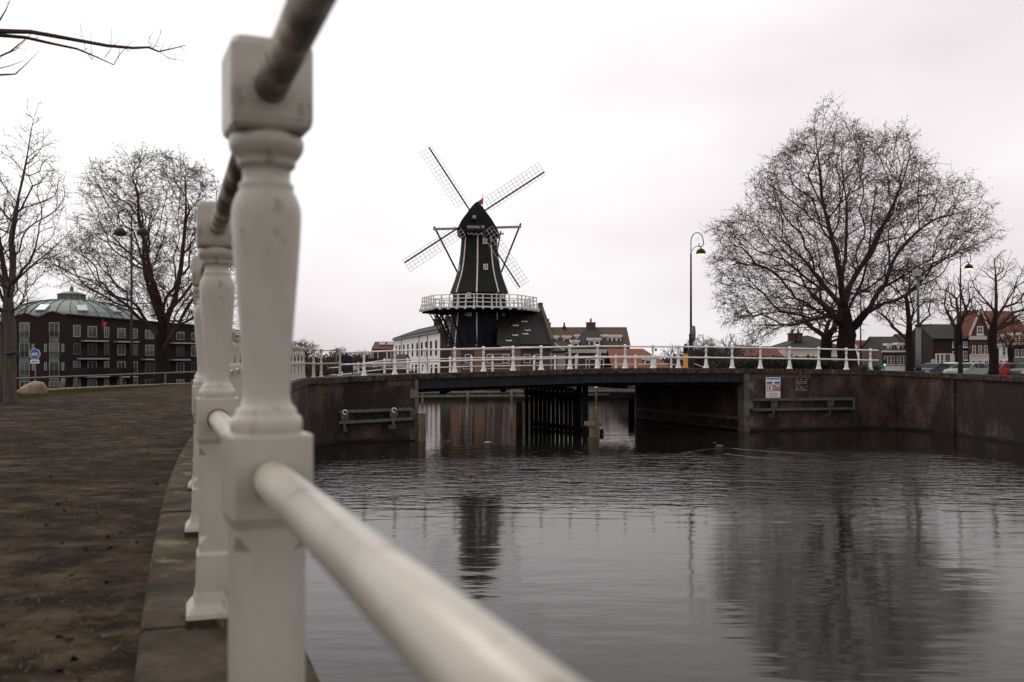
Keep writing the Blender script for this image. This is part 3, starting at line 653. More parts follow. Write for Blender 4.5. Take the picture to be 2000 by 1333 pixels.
# ------------------------------------------------------------------ buildings helpers
UPZ = Vector((0, 0, 1))
def win(par, c, w_, h_, rd=Vector((1, 0, 0)), nv=1, nh=0, fm=None, gm=None, fw=.07, name='window', sill=False, proud=.05):
    """window: frame with bars (part) and its pane (sub-part); c = centre on the wall plane"""
    rd = Vector((rd.x, rd.y, 0)).normalized(); no = Vector((rd.y, -rd.x, 0)); c = Vector(c); m = M(); pz = no*proud/2
    def bx(u0, u1, v0, v1, d=1.0):
        m.obox(c+rd*(u0+u1)/2+UPZ*(v0+v1)/2+pz*d, rd*(u1-u0)/2, no*proud/2*d, UPZ*(v1-v0)/2)
    bx(-w_/2, -w_/2+fw, -h_/2, h_/2); bx(w_/2-fw, w_/2, -h_/2, h_/2)
    bx(-w_/2+fw, w_/2-fw, h_/2-fw, h_/2); bx(-w_/2+fw, w_/2-fw, -h_/2, -h_/2+fw)
    b = fw*.55
    for i in range(1, nv+1):
        u = -w_/2+w_*i/(nv+1); bx(u-b/2, u+b/2, -h_/2+fw, h_/2-fw, .9)
    for i in range(1, nh+1):
        v = -h_/2+h_*i/(nh+1); bx(-w_/2+fw, w_/2-fw, v-b/2, v+b/2, .8)
    if sill: m.obox(c-UPZ*(h_/2+.05)+no*.07, rd*(w_/2+.08), no*.08, UPZ*.045)
    f = m.build(name, fm or white, par)
    M().obox(c+no*.012, rd*(w_/2-fw), no*.008, UPZ*(h_/2-fw)).build('pane', gm or glass, f)
    return f
def gable_house(name, label, cat, p0, p1, depth, z0, ze, zr, wm, rm, ridge='par', group=None, over=.25, hipl=0, hipr=0, t=None):
    p0 = Vector((p0[0], p0[1], 0)); p1 = Vector((p1[0], p1[1], 0)); d = (p1-p0); L = d.length; d.normalize(); b = Vector((-d.y, d.x, 0))
    if t is None: t = thing(name, label, cat, (p0.x, p0.y, z0), 0, group)
    def Q(u, v, z): return p0+d*u+b*v+UPZ*z
    m = M()
    if ridge == 'par' and not (hipl or hipr):
        m.loops([[Q(u, 0, z0), Q(u, depth, z0), Q(u, depth, ze), Q(u, depth/2, zr-.02), Q(u, 0, ze)] for u in (0, L)])
    elif ridge == 'perp':
        m.loops([[Q(0, v, z0), Q(L, v, z0), Q(L, v, ze), Q(L/2, v, zr-.02), Q(0, v, ze)] for v in (0, depth)])
    else:
        m.loops([[Q(0, 0, z), Q(L, 0, z), Q(L, depth, z), Q(0, depth, z)] for z in (z0, ze)])
    m.build('wall', wm, t)
    r_ = M(); th = .14
    def slab(pts):
        n = (pts[1]-pts[0]).cross(pts[2]-pts[0]).normalized()
        if n.z < 0: n = -n
        r_.prism([q+n*.02 for q in pts], n*th)
    if ridge == 'par':
        k = (zr-ze)/(depth/2)
        slab([Q(-over*.4, -over, ze-over*k), Q(L+over*.4, -over, ze-over*k), Q(L+over*.4-hipr, depth/2, zr), Q(-over*.4+hipl, depth/2, zr)])
        slab([Q(-over*.4+hipl, depth/2, zr), Q(L+over*.4-hipr, depth/2, zr), Q(L+over*.4, depth+over, ze-over*k), Q(-over*.4, depth+over, ze-over*k)])
        if hipl: slab([Q(-over*.4, -over, ze-over*k), Q(-over*.4+hipl, depth/2, zr), Q(-over*.4, depth+over, ze-over*k)])
        if hipr: slab([Q(L+over*.4, -over, ze-over*k), Q(L+over*.4-hipr, depth/2, zr), Q(L+over*.4, depth+over, ze-over*k)])
    elif ridge == 'perp':
        k = (zr-ze)/(L/2)
        slab([Q(-over, -over*.4, ze-over*k), Q(L/2, -over*.4, zr), Q(L/2, depth, zr), Q(-over, depth, ze-over*k)])
        slab([Q(L/2, -over*.4, zr), Q(L+over, -over*.4, ze-over*k), Q(L+over, depth, ze-over*k), Q(L/2, depth, zr)])
    rf = r_.build('roof', rm, t)
    return t, rf, Q, d, b, L
def chimney(rf, c, w_, h_, pots=2):
    m = M(); c = Vector(c); m.box(c.x-w_/2, c.x+w_/2, c.y-.35, c.y+.35, c.z, c.z+h_); m.box(c.x-w_/2-.06, c.x+w_/2+.06, c.y-.41, c.y+.41, c.z+h_, c.z+h_+.12)
    for k in range(pots):
        x = c.x+(k-(pots-1)/2)*w_*.5; m.tube([(x, c.y, c.z+h_+.12), (x, c.y, c.z+h_+.65)], [.13, .10], 8)
    return m.build('chimney', red_brick, rf)
# ------------------------------------------------------------------ windmill
YM = 100; XM = wx(936, YM); S = YM/F
def rz(py, Y=YM): return wz(py, Y)
PH = R(-90-3)
def octa(rad, z, yo=0):
    return [(XM+rad*math.cos(PH+k*math.pi/4), YM+yo+rad*math.sin(PH+k*math.pi/4), z) for k in range(8)]
wm_ = thing('windmill', 'tall black wooden windmill with white trimmed edges, railed stage and four sails', 'windmill', (XM, YM, .5))
up = [(57.5, 574), (52.5, 560), (47, 545), (42.5, 530), (39.5, 515), (37.5, 500), (36, 485), (35, 472), (34.5, 463)]
m = M(); m.loops([octa(r_*S, rz(y_)) for r_, y_ in up]); m.build('upper_body', green_thatch, wm_)
m = M(); m.loops([octa(51.5*S, rz(602)), octa(51.5*S, rz(572))]); m.build('stage_storey', black_board, wm_)
m = M(); m.loops([octa(61.5*S, rz(677)), octa(51.8*S, rz(603))]); m.build('lower_body', black_board, wm_)
m = M(); m.loops([octa(64*S, rz(681)), octa(64*S, rz(677.3))]); m.build('base_board', black_board, wm_)
def edge(profile, k, w_):
    m = M()
    a = PH+k*math.pi/4; er = Vector((math.cos(a), math.sin(a), 0)); et = Vector((-er.y, er.x, 0)); ls = []
    for r_, z in profile:
        c = Vector((XM, YM, 0))+er*(r_*S)+UPZ*z
        ls.append([c-et*w_-er*.07, c-et*w_*.9+er*.035-er*w_*.25, c+et*w_*.9+er*.035-er*w_*.25, c+et*w_-er*.07])
    m.loops(ls); return m
for k in range(8):
    edge([(r_, rz(y_)) for r_, y_ in up], k, .07).build('corner_board', white, wm_)
    edge([(51.7, rz(601)), (51.7, rz(574.5))], k, .07).build('corner_board', white, wm_)
    edge([(61.7, rz(676.5)), (52, rz(606))], k, .07).build('corner_board', white, wm_)
m = M(); m.loops([octa(36*S, rz(463.5)), octa(36.5*S, rz(460.5))]); m.build('cornice', beam_p, wm_)
# cap
prof = [(40.5, 463.0), (39.5, 459), (36.5, 451), (32, 442), (27.5, 435), (23.5, 430), (19.5, 425), (14.5, 418), (9.5, 412), (4.5, 407), (0, 403.5)]
def capline(scale, yo, dz=0, dx=0, lift=0):
    L_ = [Vector((XM+dx-r_*S*scale, YM+yo, rz(y_)*1.0+dz+(rz(y_)-rz(463))*lift)) for r_, y_ in prof]
    Rr = [Vector((XM+dx+r_*S*scale, YM+yo, rz(y_)*1.0+dz+(rz(y_)-rz(463))*lift)) for r_, y_ in prof[:-1]][::-1]
    return L_+Rr
m = M(); m.loops([capline(.93, -2.2, 0, -.12), capline(1.0, -1.2, 0, -.08), capline(1.02, 0), capline(.95, 1.2), capline(.75, 2.4, -.0, 0, -.15), capline(.4, 3.2, 0, 0, -.4)])
m.build('cap', green_thatch, wm_)
m = M(); m.loops([capline(.97, -2.45, .1, -.14), capline(.97, -2.203, .1, -.13)], cap=True); m.build('cap_gable', black_board, wm_)
cx0, cx1 = wx(912, 97.4), wx(946, 97.4)
M().box(cx0, cx1, 97.30, 97.44, wz(446.5, 97.4), wz(441, 97.4)).build('name_board', beam_p, wm_)
m = M(); 
for k in range(4):
    a = cx0+.05+k*.44; m.tube([(a+.44*i/6, 97.3, wz(456, 97.4)-.16*math.sin(math.pi*i/6)+.04*(k in (0, 3))) for i in range(7)], .022, 5)
m.build('carved_beard', white, wm_)
m = M(); m.box(cx0+.0, cx0+.75, 97.34, 97.50, wz(452, 97.4), wz(447.5, 97.4)); m.box(cx1-.75, cx1, 97.34, 97.5, wz(452, 97.4), wz(447.5, 97.4)); m.build('weather_beam', black_iron, wm_)
# tail beams and braces
la = P(846, 448, 101.2); lb = P(1018, 443.5, 101.2)
M().bar(la, P(905, 446.5, 101.2), .26, .22).build('long_beam', beam_p, wm_); M().bar(P(964, 445, 101.2), lb, .26, .22).build('long_beam', beam_p, wm_)
tail = Vector((XM, 109.5, rz(600)))
for a in (P(848, 443, 101.2), P(1017, 437, 101.2)):
    b = Vector((XM, 109.0, rz(600)-1)); m = M(); d = (b-a).normalized(); m.bar(a, b, .13, .13); m.build('tail_brace', black_board, wm_)
M().bar(P(976, 457, 103), P(984, 457, 103), .2, .16).build('short_beam', beam_p, wm_)
M().bar(P(978, 452, 103), Vector((XM+.5, 108.6, rz(600))), .12, .12).build('tail_brace', black_board, wm_)
M().bar((XM, 102.5, rz(455)), (XM, 109.3, rz(603)), .35, .3).build('tail_pole', black_board, wm_)
# stage
zs = rz(604.5); st = M(); st.loops([octa(113*S, zs-.22), octa(113.5*S, zs-.08), octa(113*S, zs)]); st.build('stage_deck', black_board, wm_)
m = M()
for k in range(8):
    a = Vector(octa(114.6*S, zs-.04)[k]); b = Vector(octa(114.6*S, zs-.04)[(k+1) % 8]); m.bar(a, b, .06, .14)
m.build('stage_edge', white, wm_)
RP = 112*S
posts = []
for k in range(8):
    a = Vector(octa(RP, zs)[k]); b = Vector(octa(RP, zs)[(k+1) % 8])
    for j in range(5): posts.append(a.lerp(b, j/5))
for p in posts:
    m = M(); o_ = (p-Vector((XM, YM, zs))).normalized(); tt = Vector((-o_.y, o_.x, 0))
    m.obox(p+UPZ*.60, tt*.05, o_*.05, UPZ*.58)
    m.obox(p+o_*.14+UPZ*(-.12), tt*.10, o_*.18, UPZ*.13)
    m.bar(p+o_*.22, p+UPZ*.55+o_*.03, .07, .07)
    m.build('railing_post', white, wm_)
for hz in (1.16, .80, .42):
    m = M()
    for k in range(8): m.bar(Vector(octa(RP, zs+hz)[k]), Vector(octa(RP, zs+hz)[(k+1) % 8]), .06, .075)
    m.build('railing_bar', white, wm_)
for k in range(8):
    for j in (0, 1, 2):
        f_ = (j+.0)/3; a = Vector(octa(100*S, zs-.2)[k]).lerp(Vector(octa(100*S, zs-.2)[(k+1) % 8]), f_)
        b = Vector(octa(62*S, rz(674))[k]).lerp(Vector(octa(62*S, rz(674))[(k+1) % 8]), f_)
        M().bar(a, b, .11, .11).build('strut', black_board, wm_)
m = M()
for p in posts:
    o_ = (p-Vector((XM, YM, zs))).normalized(); m.bar(p-UPZ*.32, Vector((XM, YM, zs-.32))+o_*2.7, .14, .2)
m.build('joist', underside_black, wm_)
def mwin(px, py, rr_, w_, h_, nv=1, nh=1):
    k = (math.atan2(-(1), 0))
    x = wx(px, YM-rr_); face = -1 if px < 936 else 1
    # face normal of the octagon panel the window sits on
    a = PH+math.pi/8*(1 if px > 936 else -1)
    no = Vector((math.cos(a), math.sin(a), 0)); rd = Vector((-no.y, no.x, 0))
    # point on panel plane with this column
    k_ = (px-1000)/F; ap = rr_*math.cos(math.pi/8)
    # solve (X-XM)*no.x+(Y-YM)*no.y = ap, X = k_*Y
    Y_ = (ap+XM*no.x+YM*no.y)/(k_*no.x+no.y)
    return win(wm_, Vector((k_*Y_, Y_, wz(py, Y_)))+no*.04, w_, h_, rd, nv, nh, fw=.10, proud=.07)
mwin(946.5, 471.5, 35.5*S, .45, .55); mwin(948, 521.5, 40.5*S, .46, .55)
mwin(916.5, 577.5, 52*S, .46, .62); mwin(918, 612.5, 53*S, .46, .55); 
m = M(); m.box(0, 0, 0, 0, 0, 0)
mwin(910.5, 612.5, 53*S, .12, .5, 0, 0)
for (px, py, r_) in ((898.5, 524, 40.5), (982, 612, 54), (981, 577.5, 52)):
    a = PH+math.pi/8*(3 if px > 936 else -3)
    no = Vector((math.cos(a), math.sin(a), 0)); rd = Vector((-no.y, no.x, 0)); k_ = (px-1000)/F; ap = r_*S*math.cos(math.pi/8)
    Y_ = (ap+XM*no.x+YM*no.y)/(k_*no.x+no.y); win(wm_, Vector((k_*Y_, Y_, wz(py, Y_)))+no*.06, .5, .6, rd, 1, 1, fw=.1, proud=.07)
# windshaft and sails at rest
YH = 96.7; hub = P(926.5, 425, YH)
M().tube([(hub.x, 98, hub.z+.05), (hub.x, YH-.15, hub.z)], [.32, .28], 12).build('windshaft', black_iron, wm_)
M().tube([(hub.x, YH-.16, hub.z), (hub.x, YH-.30, hub.z)], [.2, .12], 12).build('hub_cap', beam_p, wm_)
def sail(ang):
    a = R(ang); u = Vector((math.cos(a), 0, math.sin(a))); v = Vector((-math.sin(a), 0, math.cos(a))); f = Vector((0, -1, 0)); L_ = 8.1
    m = M()
    def pt(r_, s_, tw=0): return hub+u*r_+v*s_*math.cos(tw)+f*(s_*math.sin(tw))
    m.bar(pt(0, 0), pt(L_, 0), .14, .14, mi=1)
    n = 17
    for i in range(n):
        r_ = 1.7+(L_-1.7)*i/(n-1); tw = R(20-14*i/(n-1)); m.bar(pt(r_, -.30, tw), pt(r_, 1.05, tw), .025, .03)
    for s_ in (.35, .7, 1.05, -.3):
        pts_ = [pt(1.7+(L_-1.7)*i/8, s_, R(20-14*i/8)) for i in range(9)]
        for p, q in zip(pts_[:-1], pts_[1:]): m.bar(p, q, .025, .03)
    m.build('sail', [sail_m, black_board], wm_)
for a in (33, 123, 213, 303): sail(a)
# flag on the cap
fl = thing('flag', 'small red flag on a thin pole behind the windmill cap', 'flag', tuple(P(943, 415, 102)))
M().tube([P(943, 420, 102), P(943, 379, 102)], .035, 6).build('pole', black_iron, fl)
m = M(); fs_ = []
pa_, pb_ = P(942.6, 387, 102), P(942.6, 398, 102)
g_ = [[(pa_.lerp(pb_, j/4)+Vector((-.55*i/5, .05*math.sin(i*1.3), -.42*i/5-.02*i*j/4))) for i in range(6)] for j in range(5)]
vs = [q for r_ in g_ for q in r_]; m.add(vs, [(j*6+i, j*6+i+1, (j+1)*6+i+1, (j+1)*6+i) for j in range(4) for i in range(5)], sm=True)
m.add([v+Vector((0, .015, 0)) for v in vs], [(j*6+i, (j+1)*6+i, (j+1)*6+i+1, j*6+i+1) for j in range(4) for i in range(5)], sm=True)
m.build('cloth', redcloth, fl)
# ------------------------------------------------------------------ mill base and tiled house
Yb = 94.5; z0 = .5
mb = thing('mill_base', 'brown brick base building with small white framed windows beneath the windmill', 'building', (wx(930, Yb), Yb, z0))
x0, x1 = wx(880, Yb), wx(1017, Yb); zt = wz(680.5, Yb)
M().box(x0, x1, Yb, Yb+9, z0, zt).build('wall', mill_brick, mb)
m = M(); m.box(x0-.15, x1+.02, Yb-.2, Yb+9.2, zt, zt+.16); m.build('roof_edge', black_board, mb)
m = M()
for (a, b, y_) in ((903, 925, 683.5), (903, 924, 712), (903, 924, 721), (949, 998, 683.5), (951, 998, 692.2), (949, 998, 711), (949, 998, 720.5)):
    m.box(wx(a, Yb), wx(b, Yb), Yb-.045, Yb, wz(y_+.7, Yb), wz(y_-.7, Yb))
m.build('stone_band', cream, mb)
m = M()
for (a, b) in ((900, 926), (947, 1000)):
    m.box(wx(a, Yb), wx(b, Yb), Yb-.03, Yb, z0, wz(681.5, Yb))
m.build('brick_panel', red_brick, mb)
for px in (914.5, 957, 988): win(mb, (wx(px, Yb), Yb-.03, wz(701, Yb)), .62, .82, nv=0, nh=1, fw=.055)
for px in (903.5, 957, 988, 914): win(mb, (wx(px+2, Yb), Yb-.03, wz(745, Yb)), .62, .9, nv=0, nh=1, fw=.055)
Cc = Vector((wx(1075, 95.3), 95.3, 0)); hd_ = Vector((.985, .175, 0)).normalized(); hb_ = Vector((-hd_.y, hd_.x, 0)); hp0 = Cc-hd_*2.93
zE = wz(672, 95); kk = (wz(608, 100.6)-zE)/5.6
th, rf, Q, d, b, L = gable_house('tiled_house', 'long house with dark pantiled roof and small skylights right of the windmill', 'house', hp0, Cc, 11.2, z0, zE, zE+5.6*kk, brown_brick, tile_dark)
def hq(u, v, z): return hp0+hd_*u+hb_*v+UPZ*z
m = M(); m.prism([hq(-2.3, -.25, zE-.25*kk), hq(-.1, -.25, zE-.25*kk), hq(-.1, 5.6, zE+5.6*kk), hq(-1.2, 5.6, zE+5.6*kk)], (0, .05, .14)); m.build('roof', tile_dark, th)
m = M(); m.bar(hq(-1.9, -.3, zE-.33), hq(L, -.3, zE-.33), .16, .18); m.build('gutter', white, th)
m = M(); m.bar(hq(-1.6, 5.6, zE+5.6*kk+.14), hq(L-.1, 5.6, zE+5.6*kk+.14), .3, .18); m.build('ridge', beam_p, th)
m = M(); m.prism([hq(L, -.3, zE-.6), hq(L, -.3, zE+.45), hq(L, 5.2, zE+5.6*kk+.55), hq(L, 5.2, zE+5.6*kk+.85), hq(L, 6.0, zE+5.6*kk+.85), hq(L, 6.0, zE+5.6*kk+.55), hq(L, 11.4, zE+.4), hq(L, 11.4, zE-.6)], hd_*.35); m.build('parapet', brown_brick, th)
for px in (1029.5, 1051):
    c0_ = onl(px, hp0, Cc); win(th, c0_+UPZ*wz(701, 95)-hb_*.0, .66, .84, hd_, 0, 0, fw=.055)
M().tube([hq(L-.25, -.12, zE-.4), hq(L-.25, -.12, .6)], .05, 6).build('drainpipe', galv, th)
for (px, py) in ((1023.5, 626.5), (1006, 634), (1029.5, 643.5), (1025, 650.5), (1005, 653), (993, 663.5)):
    kx = (px-1000)/F; kz_ = (707-py)/F   # roof plane: z = zE+.16+kk*((P-hp0).hb_)
    Yr = (zE+.16-W-kk*(hp0.x*hb_.x+hp0.y*hb_.y))/(kz_-kk*(kx*hb_.x+hb_.y)); p_ = Vector((kx*Yr, Yr, W+kz_*Yr))
    n_ = Vector((-kk*hb_.x, -kk*hb_.y, 1)).normalized(); sl_ = (hb_+UPZ*kk).normalized(); c_ = p_+n_*.03
    m = M(); m.obox(c_, hd_*.26, sl_*.30, n_*.05); sk = m.build('skylight', galv, th)
    M().obox(c_+n_*.055, hd_*.19, sl_*.22, n_*.006).build('pane', glass, sk)
    M().obox(c_-sl_*.32+n_*.02, hd_*.30, sl_*.06, n_*.04).build('flashing', white, sk)
# ------------------------------------------------------------------ white terrace left of the mill
Y1, Y2 = 108., 150.
pR = Vector((wx(860, Y1), Y1, 0)); pL = Vector((wx(769, Y2), Y2, 0)); ze = wz(645, Y1); 
tw, rf, Q, d, b, L = gable_house('terraced_row', 'long white rendered terrace with narrow windows and dark roof left of the windmill', 'house', pL, pR, 7.5, .5, ze, ze+1.35, render_w, tile_dark, over=.1)
M().prism([P(862.5, 645, 112), P(890, 611, 112), P(940, 611, 112), P(940, 760, 112), P(862.5, 760, 112)], (0, 3, 0)).build('end_gable', mat('tan_render', (.20, .165, .115), (.15, .12, .09), rough=.9), tw)
side = M(); n2 = b
side.obox(pR+b*3.75+d*.04+UPZ*(.5+(ze-.5)/2), b*3.78, d*.05, UPZ*((ze-.5)/2-.01)); side.build('end_wall', brown_brick, tw)
m = M(); m.obox((pL+pR)/2+UPZ*(ze-.14)-b*.12, d*L/2, b*.12, UPZ*.12); m.build('gutter', MATS['galvanised_steel'], tw)
rdv = d
for px in (774, 781, 789, 797, 806, 815, 824, 832.5, 842, 852):
    c = onl(px, pL, pR); win(tw, c+UPZ*(ze-1.9), 1.5, 1.75, rdv, 0, 0, fw=.04, fm=white, gm=recess_shade, proud=.022)
for px, dr in ((789, 0), (797, 0), (806, 0), (813, 1), (826, 0), (832.5, 0), (843, 0), (852, 1)):
    c = onl(px, pL, pR); win(tw, c+UPZ*(.5+1.45), 1.9 if dr else 1.2, 2.1, rdv, 0, 1, fw=.04, proud=.022, gm=recess_shade, name='door' if dr else 'window')
for px in (778, 807.5, 826, 838):
    pass
for px_ in (808, 827): 
    c = onl(px_, pL, pR)+b*3.2+UPZ*(ze+1.0); ch = chimney(rf, c, 1.1, 1.0)
for px in (785, 819.5, 836): 
    c = onl(px, pL, pR); M().tube([c-b*.08+UPZ*(ze-.3), c-b*.08+UPZ*.6], .05, 5).build('drainpipe', MATS['galvanised_steel'], tw)
# lean-to and garage at its left foot
gx, rf2, Q2, *_ = gable_house('garage', 'low white garage with dark flat roof left of the white terrace', 'garage', (wx(690, 100), 100), (wx(757, 100), 100), 6, .5, wz(711, 100), wz(710, 100), render_w, tile_dark)
for px, w_ in ((722, .9), (745, 1.0)): win(gx, (wx(px, 100), 100, wz(723, 100)), w_, .8, nv=1, fw=.08)
gx2, rf2, Q2, *_ = gable_house('shed', 'small cream shed with sloping roof against the white terrace', 'shed', (wx(764, 103), 103), (wx(790, 103), 103), 5, .5, wz(706, 103), wz(695, 105.5), render_w, tile_dark)
# red roofed house
rh, rf2, Q2, d2, b2, L2 = gable_house('brick_house', 'red brick house with steep red roof and two skylights left of the white terrace', 'house', (wx(727, 165), 165), (wx(773, 165), 165), 8, .5, wz(683, 165), wz(669.5, 169), red_brick, tile_red)
M().prism([(wx(719, 165), 164.9, .5), (wx(726.8, 165), 164.9, .5), (wx(726.8, 165), 164.9, wz(684, 165)), (wx(722.5, 167), 168, wz(669.5, 168)), (wx(719, 165), 164.9, wz(691, 165))], (0, .3, 0)).build('gable', render_w, rh)
for px in (747, 763):
    m = M(); zc = wz(676, 167); m.obox((wx(px, 167), 166.7, zc+.35), (.5, 0, 0), (0, .35, .2), (0, -.05, .08)); m.build('skylight', beam_p, rh)
win(rh, (wx(733.5, 165), 165, wz(695, 165)), .9, 1.4, nv=0, fw=.12); win(rh, (wx(760, 165), 165, wz(693.5, 165)), .9, 1.7, nv=0, fw=.2); win(rh, (wx(768, 165), 165, wz(693.5, 165)), .7, 1.7, nv=0, fw=.1)
win(rh, (wx(764, 165), 165, wz(715, 165)), 1.1, 1.7, nv=1, fw=.2)
m = M(); m.box(wx(693, 120), wx(735, 120), 120, 123, wz(708, 120), wz(700, 120)); m.box(wx(695, 120), wx(733, 120), 120.05, 123.05, .5, wz(708.1, 120)); o = m.build('boat_shed', black_board); tag(o, 'flat black shed between bare shrubs and the red brick house', 'shed')
# ------------------------------------------------------------------ houses right of the mill
Yr = 128.
br_, rf, Q, d, b, L = gable_house('brick_row', 'long row with brown tiled roof and white dormers right of the tiled house', 'house', (wx(1066, Yr), Yr), (wx(1230, Yr), Yr), 9, .5, wz(677, Yr), wz(641.5, Yr+4.5), brown_brick, tile_brown)
def dormer(t, pxa, pxb, ya, yb, Y, nw=2, dp=2.5, top=True, fmx=None, n=0):
    m = M(); x0, x1 = wx(pxa, Y), wx(pxb, Y); zt_, zb2 = wz(ya, Y), wz(yb, Y)
    m.box(x0, x1, Y, Y+dp, zb2, zt_); m.box(x0-.15, x1+.15, Y-.15, Y+dp, zt_, zt_+.28); dd = m.build('dormer', white, t)
    w1 = (x1-x0)/nw
    for i in range(nw): win(dd, (x0+w1*(i+.5), Y, (zt_+zb2)/2-.02), w1*.9, (zt_-zb2)*.88, nv=0, fw=.10)
dormer(br_, 1077, 1090, 660, 668, Yr+1.2, 1); dormer(br_, 1100, 1114, 660, 670.5, Yr+1.0, 1); dormer(br_, 1124, 1137, 658, 668, Yr+1.2, 1)
dormer(br_, 1176, 1186, 658, 667, Yr+1.3, 1); dormer(br_, 1186.5, 1213, 658.5, 670, Yr+1.0, 3)
chimney(rf, (wx(1154, Yr+4), Yr+4, wz(645, Yr+4)), 1.2, .9, 1); chimney(rf, (wx(1102, Yr+4), Yr+4, wz(643, Yr+4)), .3, .2, 1); chimney(rf, (wx(1071, Yr+4), Yr+4, wz(650, Yr+4)), .6, 1.2, 1)
win(br_, (wx(1209, Yr), Yr, wz(685, Yr)), 1.0, 1.1, nv=0, fw=.1)
Yh = 116.
hp, rf, Q, d, b, L = gable_house('hipped_house', 'small house with dark hipped roof and white fascia in front of the brown row', 'house', (wx(1118, Yh), Yh), (wx(1198, Yh), Yh), 8, .5, wz(681, Yh), wz(648, Yh+4), brown_brick, tile_dark, hipl=1.9, hipr=2.1)
M().box(wx(1116, Yh), wx(1199, Yh), Yh-.35, Yh-.05, wz(690, Yh), wz(682.5, Yh)).build('fascia', cream, hp)
dormer(hp, 1150, 1172, 665, 679, Yh+.4, 2); dormer(hp, 1118, 1130, 669, 682, Yh+.2, 1)
for px, w_ in ((1148, .5), (1158, 1.0), (1175, .5)): win(hp, (wx(px, Yh), Yh, wz(712, Yh)), w_, 1.3, nv=0, nh=1, fw=.1)
M().box(wx(1150, Yh+4), wx(1162, Yh+4), Yh+3.7, Yh+4.3, wz(650, Yh+4), wz(647.6, Yh+4)).build('ridge_flashing', white, hp)
for px in (1128, 1172): M().tube([P(px, 690, Yh-.6), P(px, 722, Yh-.6)], .06, 6).build('drainpipe', white, hp)
lt, rf, Q, d, b, L = gable_house('lean_to_house', 'small white cottage with sloping dark roof beside the tiled house', 'house', (wx(1077, 104), 104), (wx(1104, 104), 104), 6, .5, wz(688, 104), wz(673, 107), cream, tile_dark)
M().bar(P(1078, 667, 103.8), P(1101, 684, 103.8), .1, .16).build('verge_board', white, lt)
M().box(wx(1077, 104), wx(1101, 104), 103.8, 103.95, wz(688.5, 104), wz(686, 104)).build('gutter', white, lt)
win(lt, (wx(1083.5, 104), 104, wz(711, 104)), .65, 1.5, nv=0, fw=.04, name='door'); win(lt, (wx(1106, 104), 103.9, wz(685, 104)), .55, .6, nv=0, fw=.06)
Yo = 106.
og, rf, Q, d, b, L = gable_house('tiled_shed', 'low shed with orange pantiled roof right of the hipped house', 'shed', (wx(1196, Yo), Yo), (wx(1308, Yo), Yo), 9, .5, wz(719, Yo), wz(684, Yo+4.5), brown_brick, tile_orange, hipr=2.4)
dormer(og, 1259, 1272, 703, 713, Yo+.6, 1, 2)
M().box(wx(1196, Yo), wx(1300, Yo), Yo-.8, Yo-.3, 1.9, 2.55).build('dark_plinth', black_board, og)
M().tube([P(1281, 686, Yo+4), P(1281, 681, Yo+4)], .12, 6).build('vent', black_iron, og)
# ------------------------------------------------------------------ jetty on the far bank
jt = thing('jetty', 'long grey wooden landing stage along the far bank seen under the bridge', 'jetty', (wx(1000, 86), 86, 0))
for (ya, yb, Ya, Yb_) in ((766.5, 763.5, 84, 90),):
    pass
ja, jb = Vector((wx(790, 83.5), 83.5, 0)), Vector((wx(1290, 90), 90, 0)); jd = (jb-ja).normalized()
def jz(y, Y): return wz(y, Y)
m = M(); m.bar((ja.x, ja.y, .70), (jb.x, jb.y, .70), .5, .10); m.build('walkway', wood_grey, jt)
m = M(); m.bar((ja.x, ja.y-.1, .40), (jb.x, jb.y-.1, .40), .2, .16); m.build('fender_beam', wood_grey, jt)
jn = 6
for i in range(jn):
    p = ja.lerp(jb, (i+.4)/jn); M().tube([(p.x, p.y-.34, -1), (p.x, p.y-.34, .98)], .10, 8).build('pile', wood, jt)
for i in range(jn):
    p = ja.lerp(jb, (i+.4)/jn); M().lathe([(.15, 0), (.15, .06), (.06, .16)], (p.x, p.y-.34, .982), 8).build('pile_cap', white, jt)
m = M(); m.box(wx(700, 90), wx(1500, 90), 88.4, 88.9, -1, .60); tag(m.build('quay_wall', quay_brick), 'low dark quay wall behind the jetty on the far bank', 'quay wall')
o = M().box(wx(864, 83.4), wx(875.5, 83.4), 83.6, 83.72, .58, .8).build('teal_board', mat('teal_paint', (.03, .25, .2), rough=.5)); tag(o, 'small teal board fixed to the jetty left part', 'board')
for px in (1164, 1193):
    t = thing('park_bench', ('left' if px == 1164 else 'right')+' of two grey benches on the far jetty under the bridge', 'bench', (wx(px, 90.5), 90.5, 1.0), 0, 'benches on the far jetty')
    x_ = wx(px, 90.5); M().box(x_-.55, x_+.55, 90.3, 90.7, 1.45, 1.52).build('seat', galv, t); M().prism([(x_-.55, 90.7, 1.5), (x_+.55, 90.7, 1.5), (x_+.65, 90.9, 2.0), (x_-.45, 90.9, 2.0)], (0, .05, 0)).build('backrest', galv, t)
    for s_ in (-.5, .5): M().box(x_+s_-.04, x_+s_+.04, 90.35, 90.6, .72, 1.45).build('leg', galv, t)
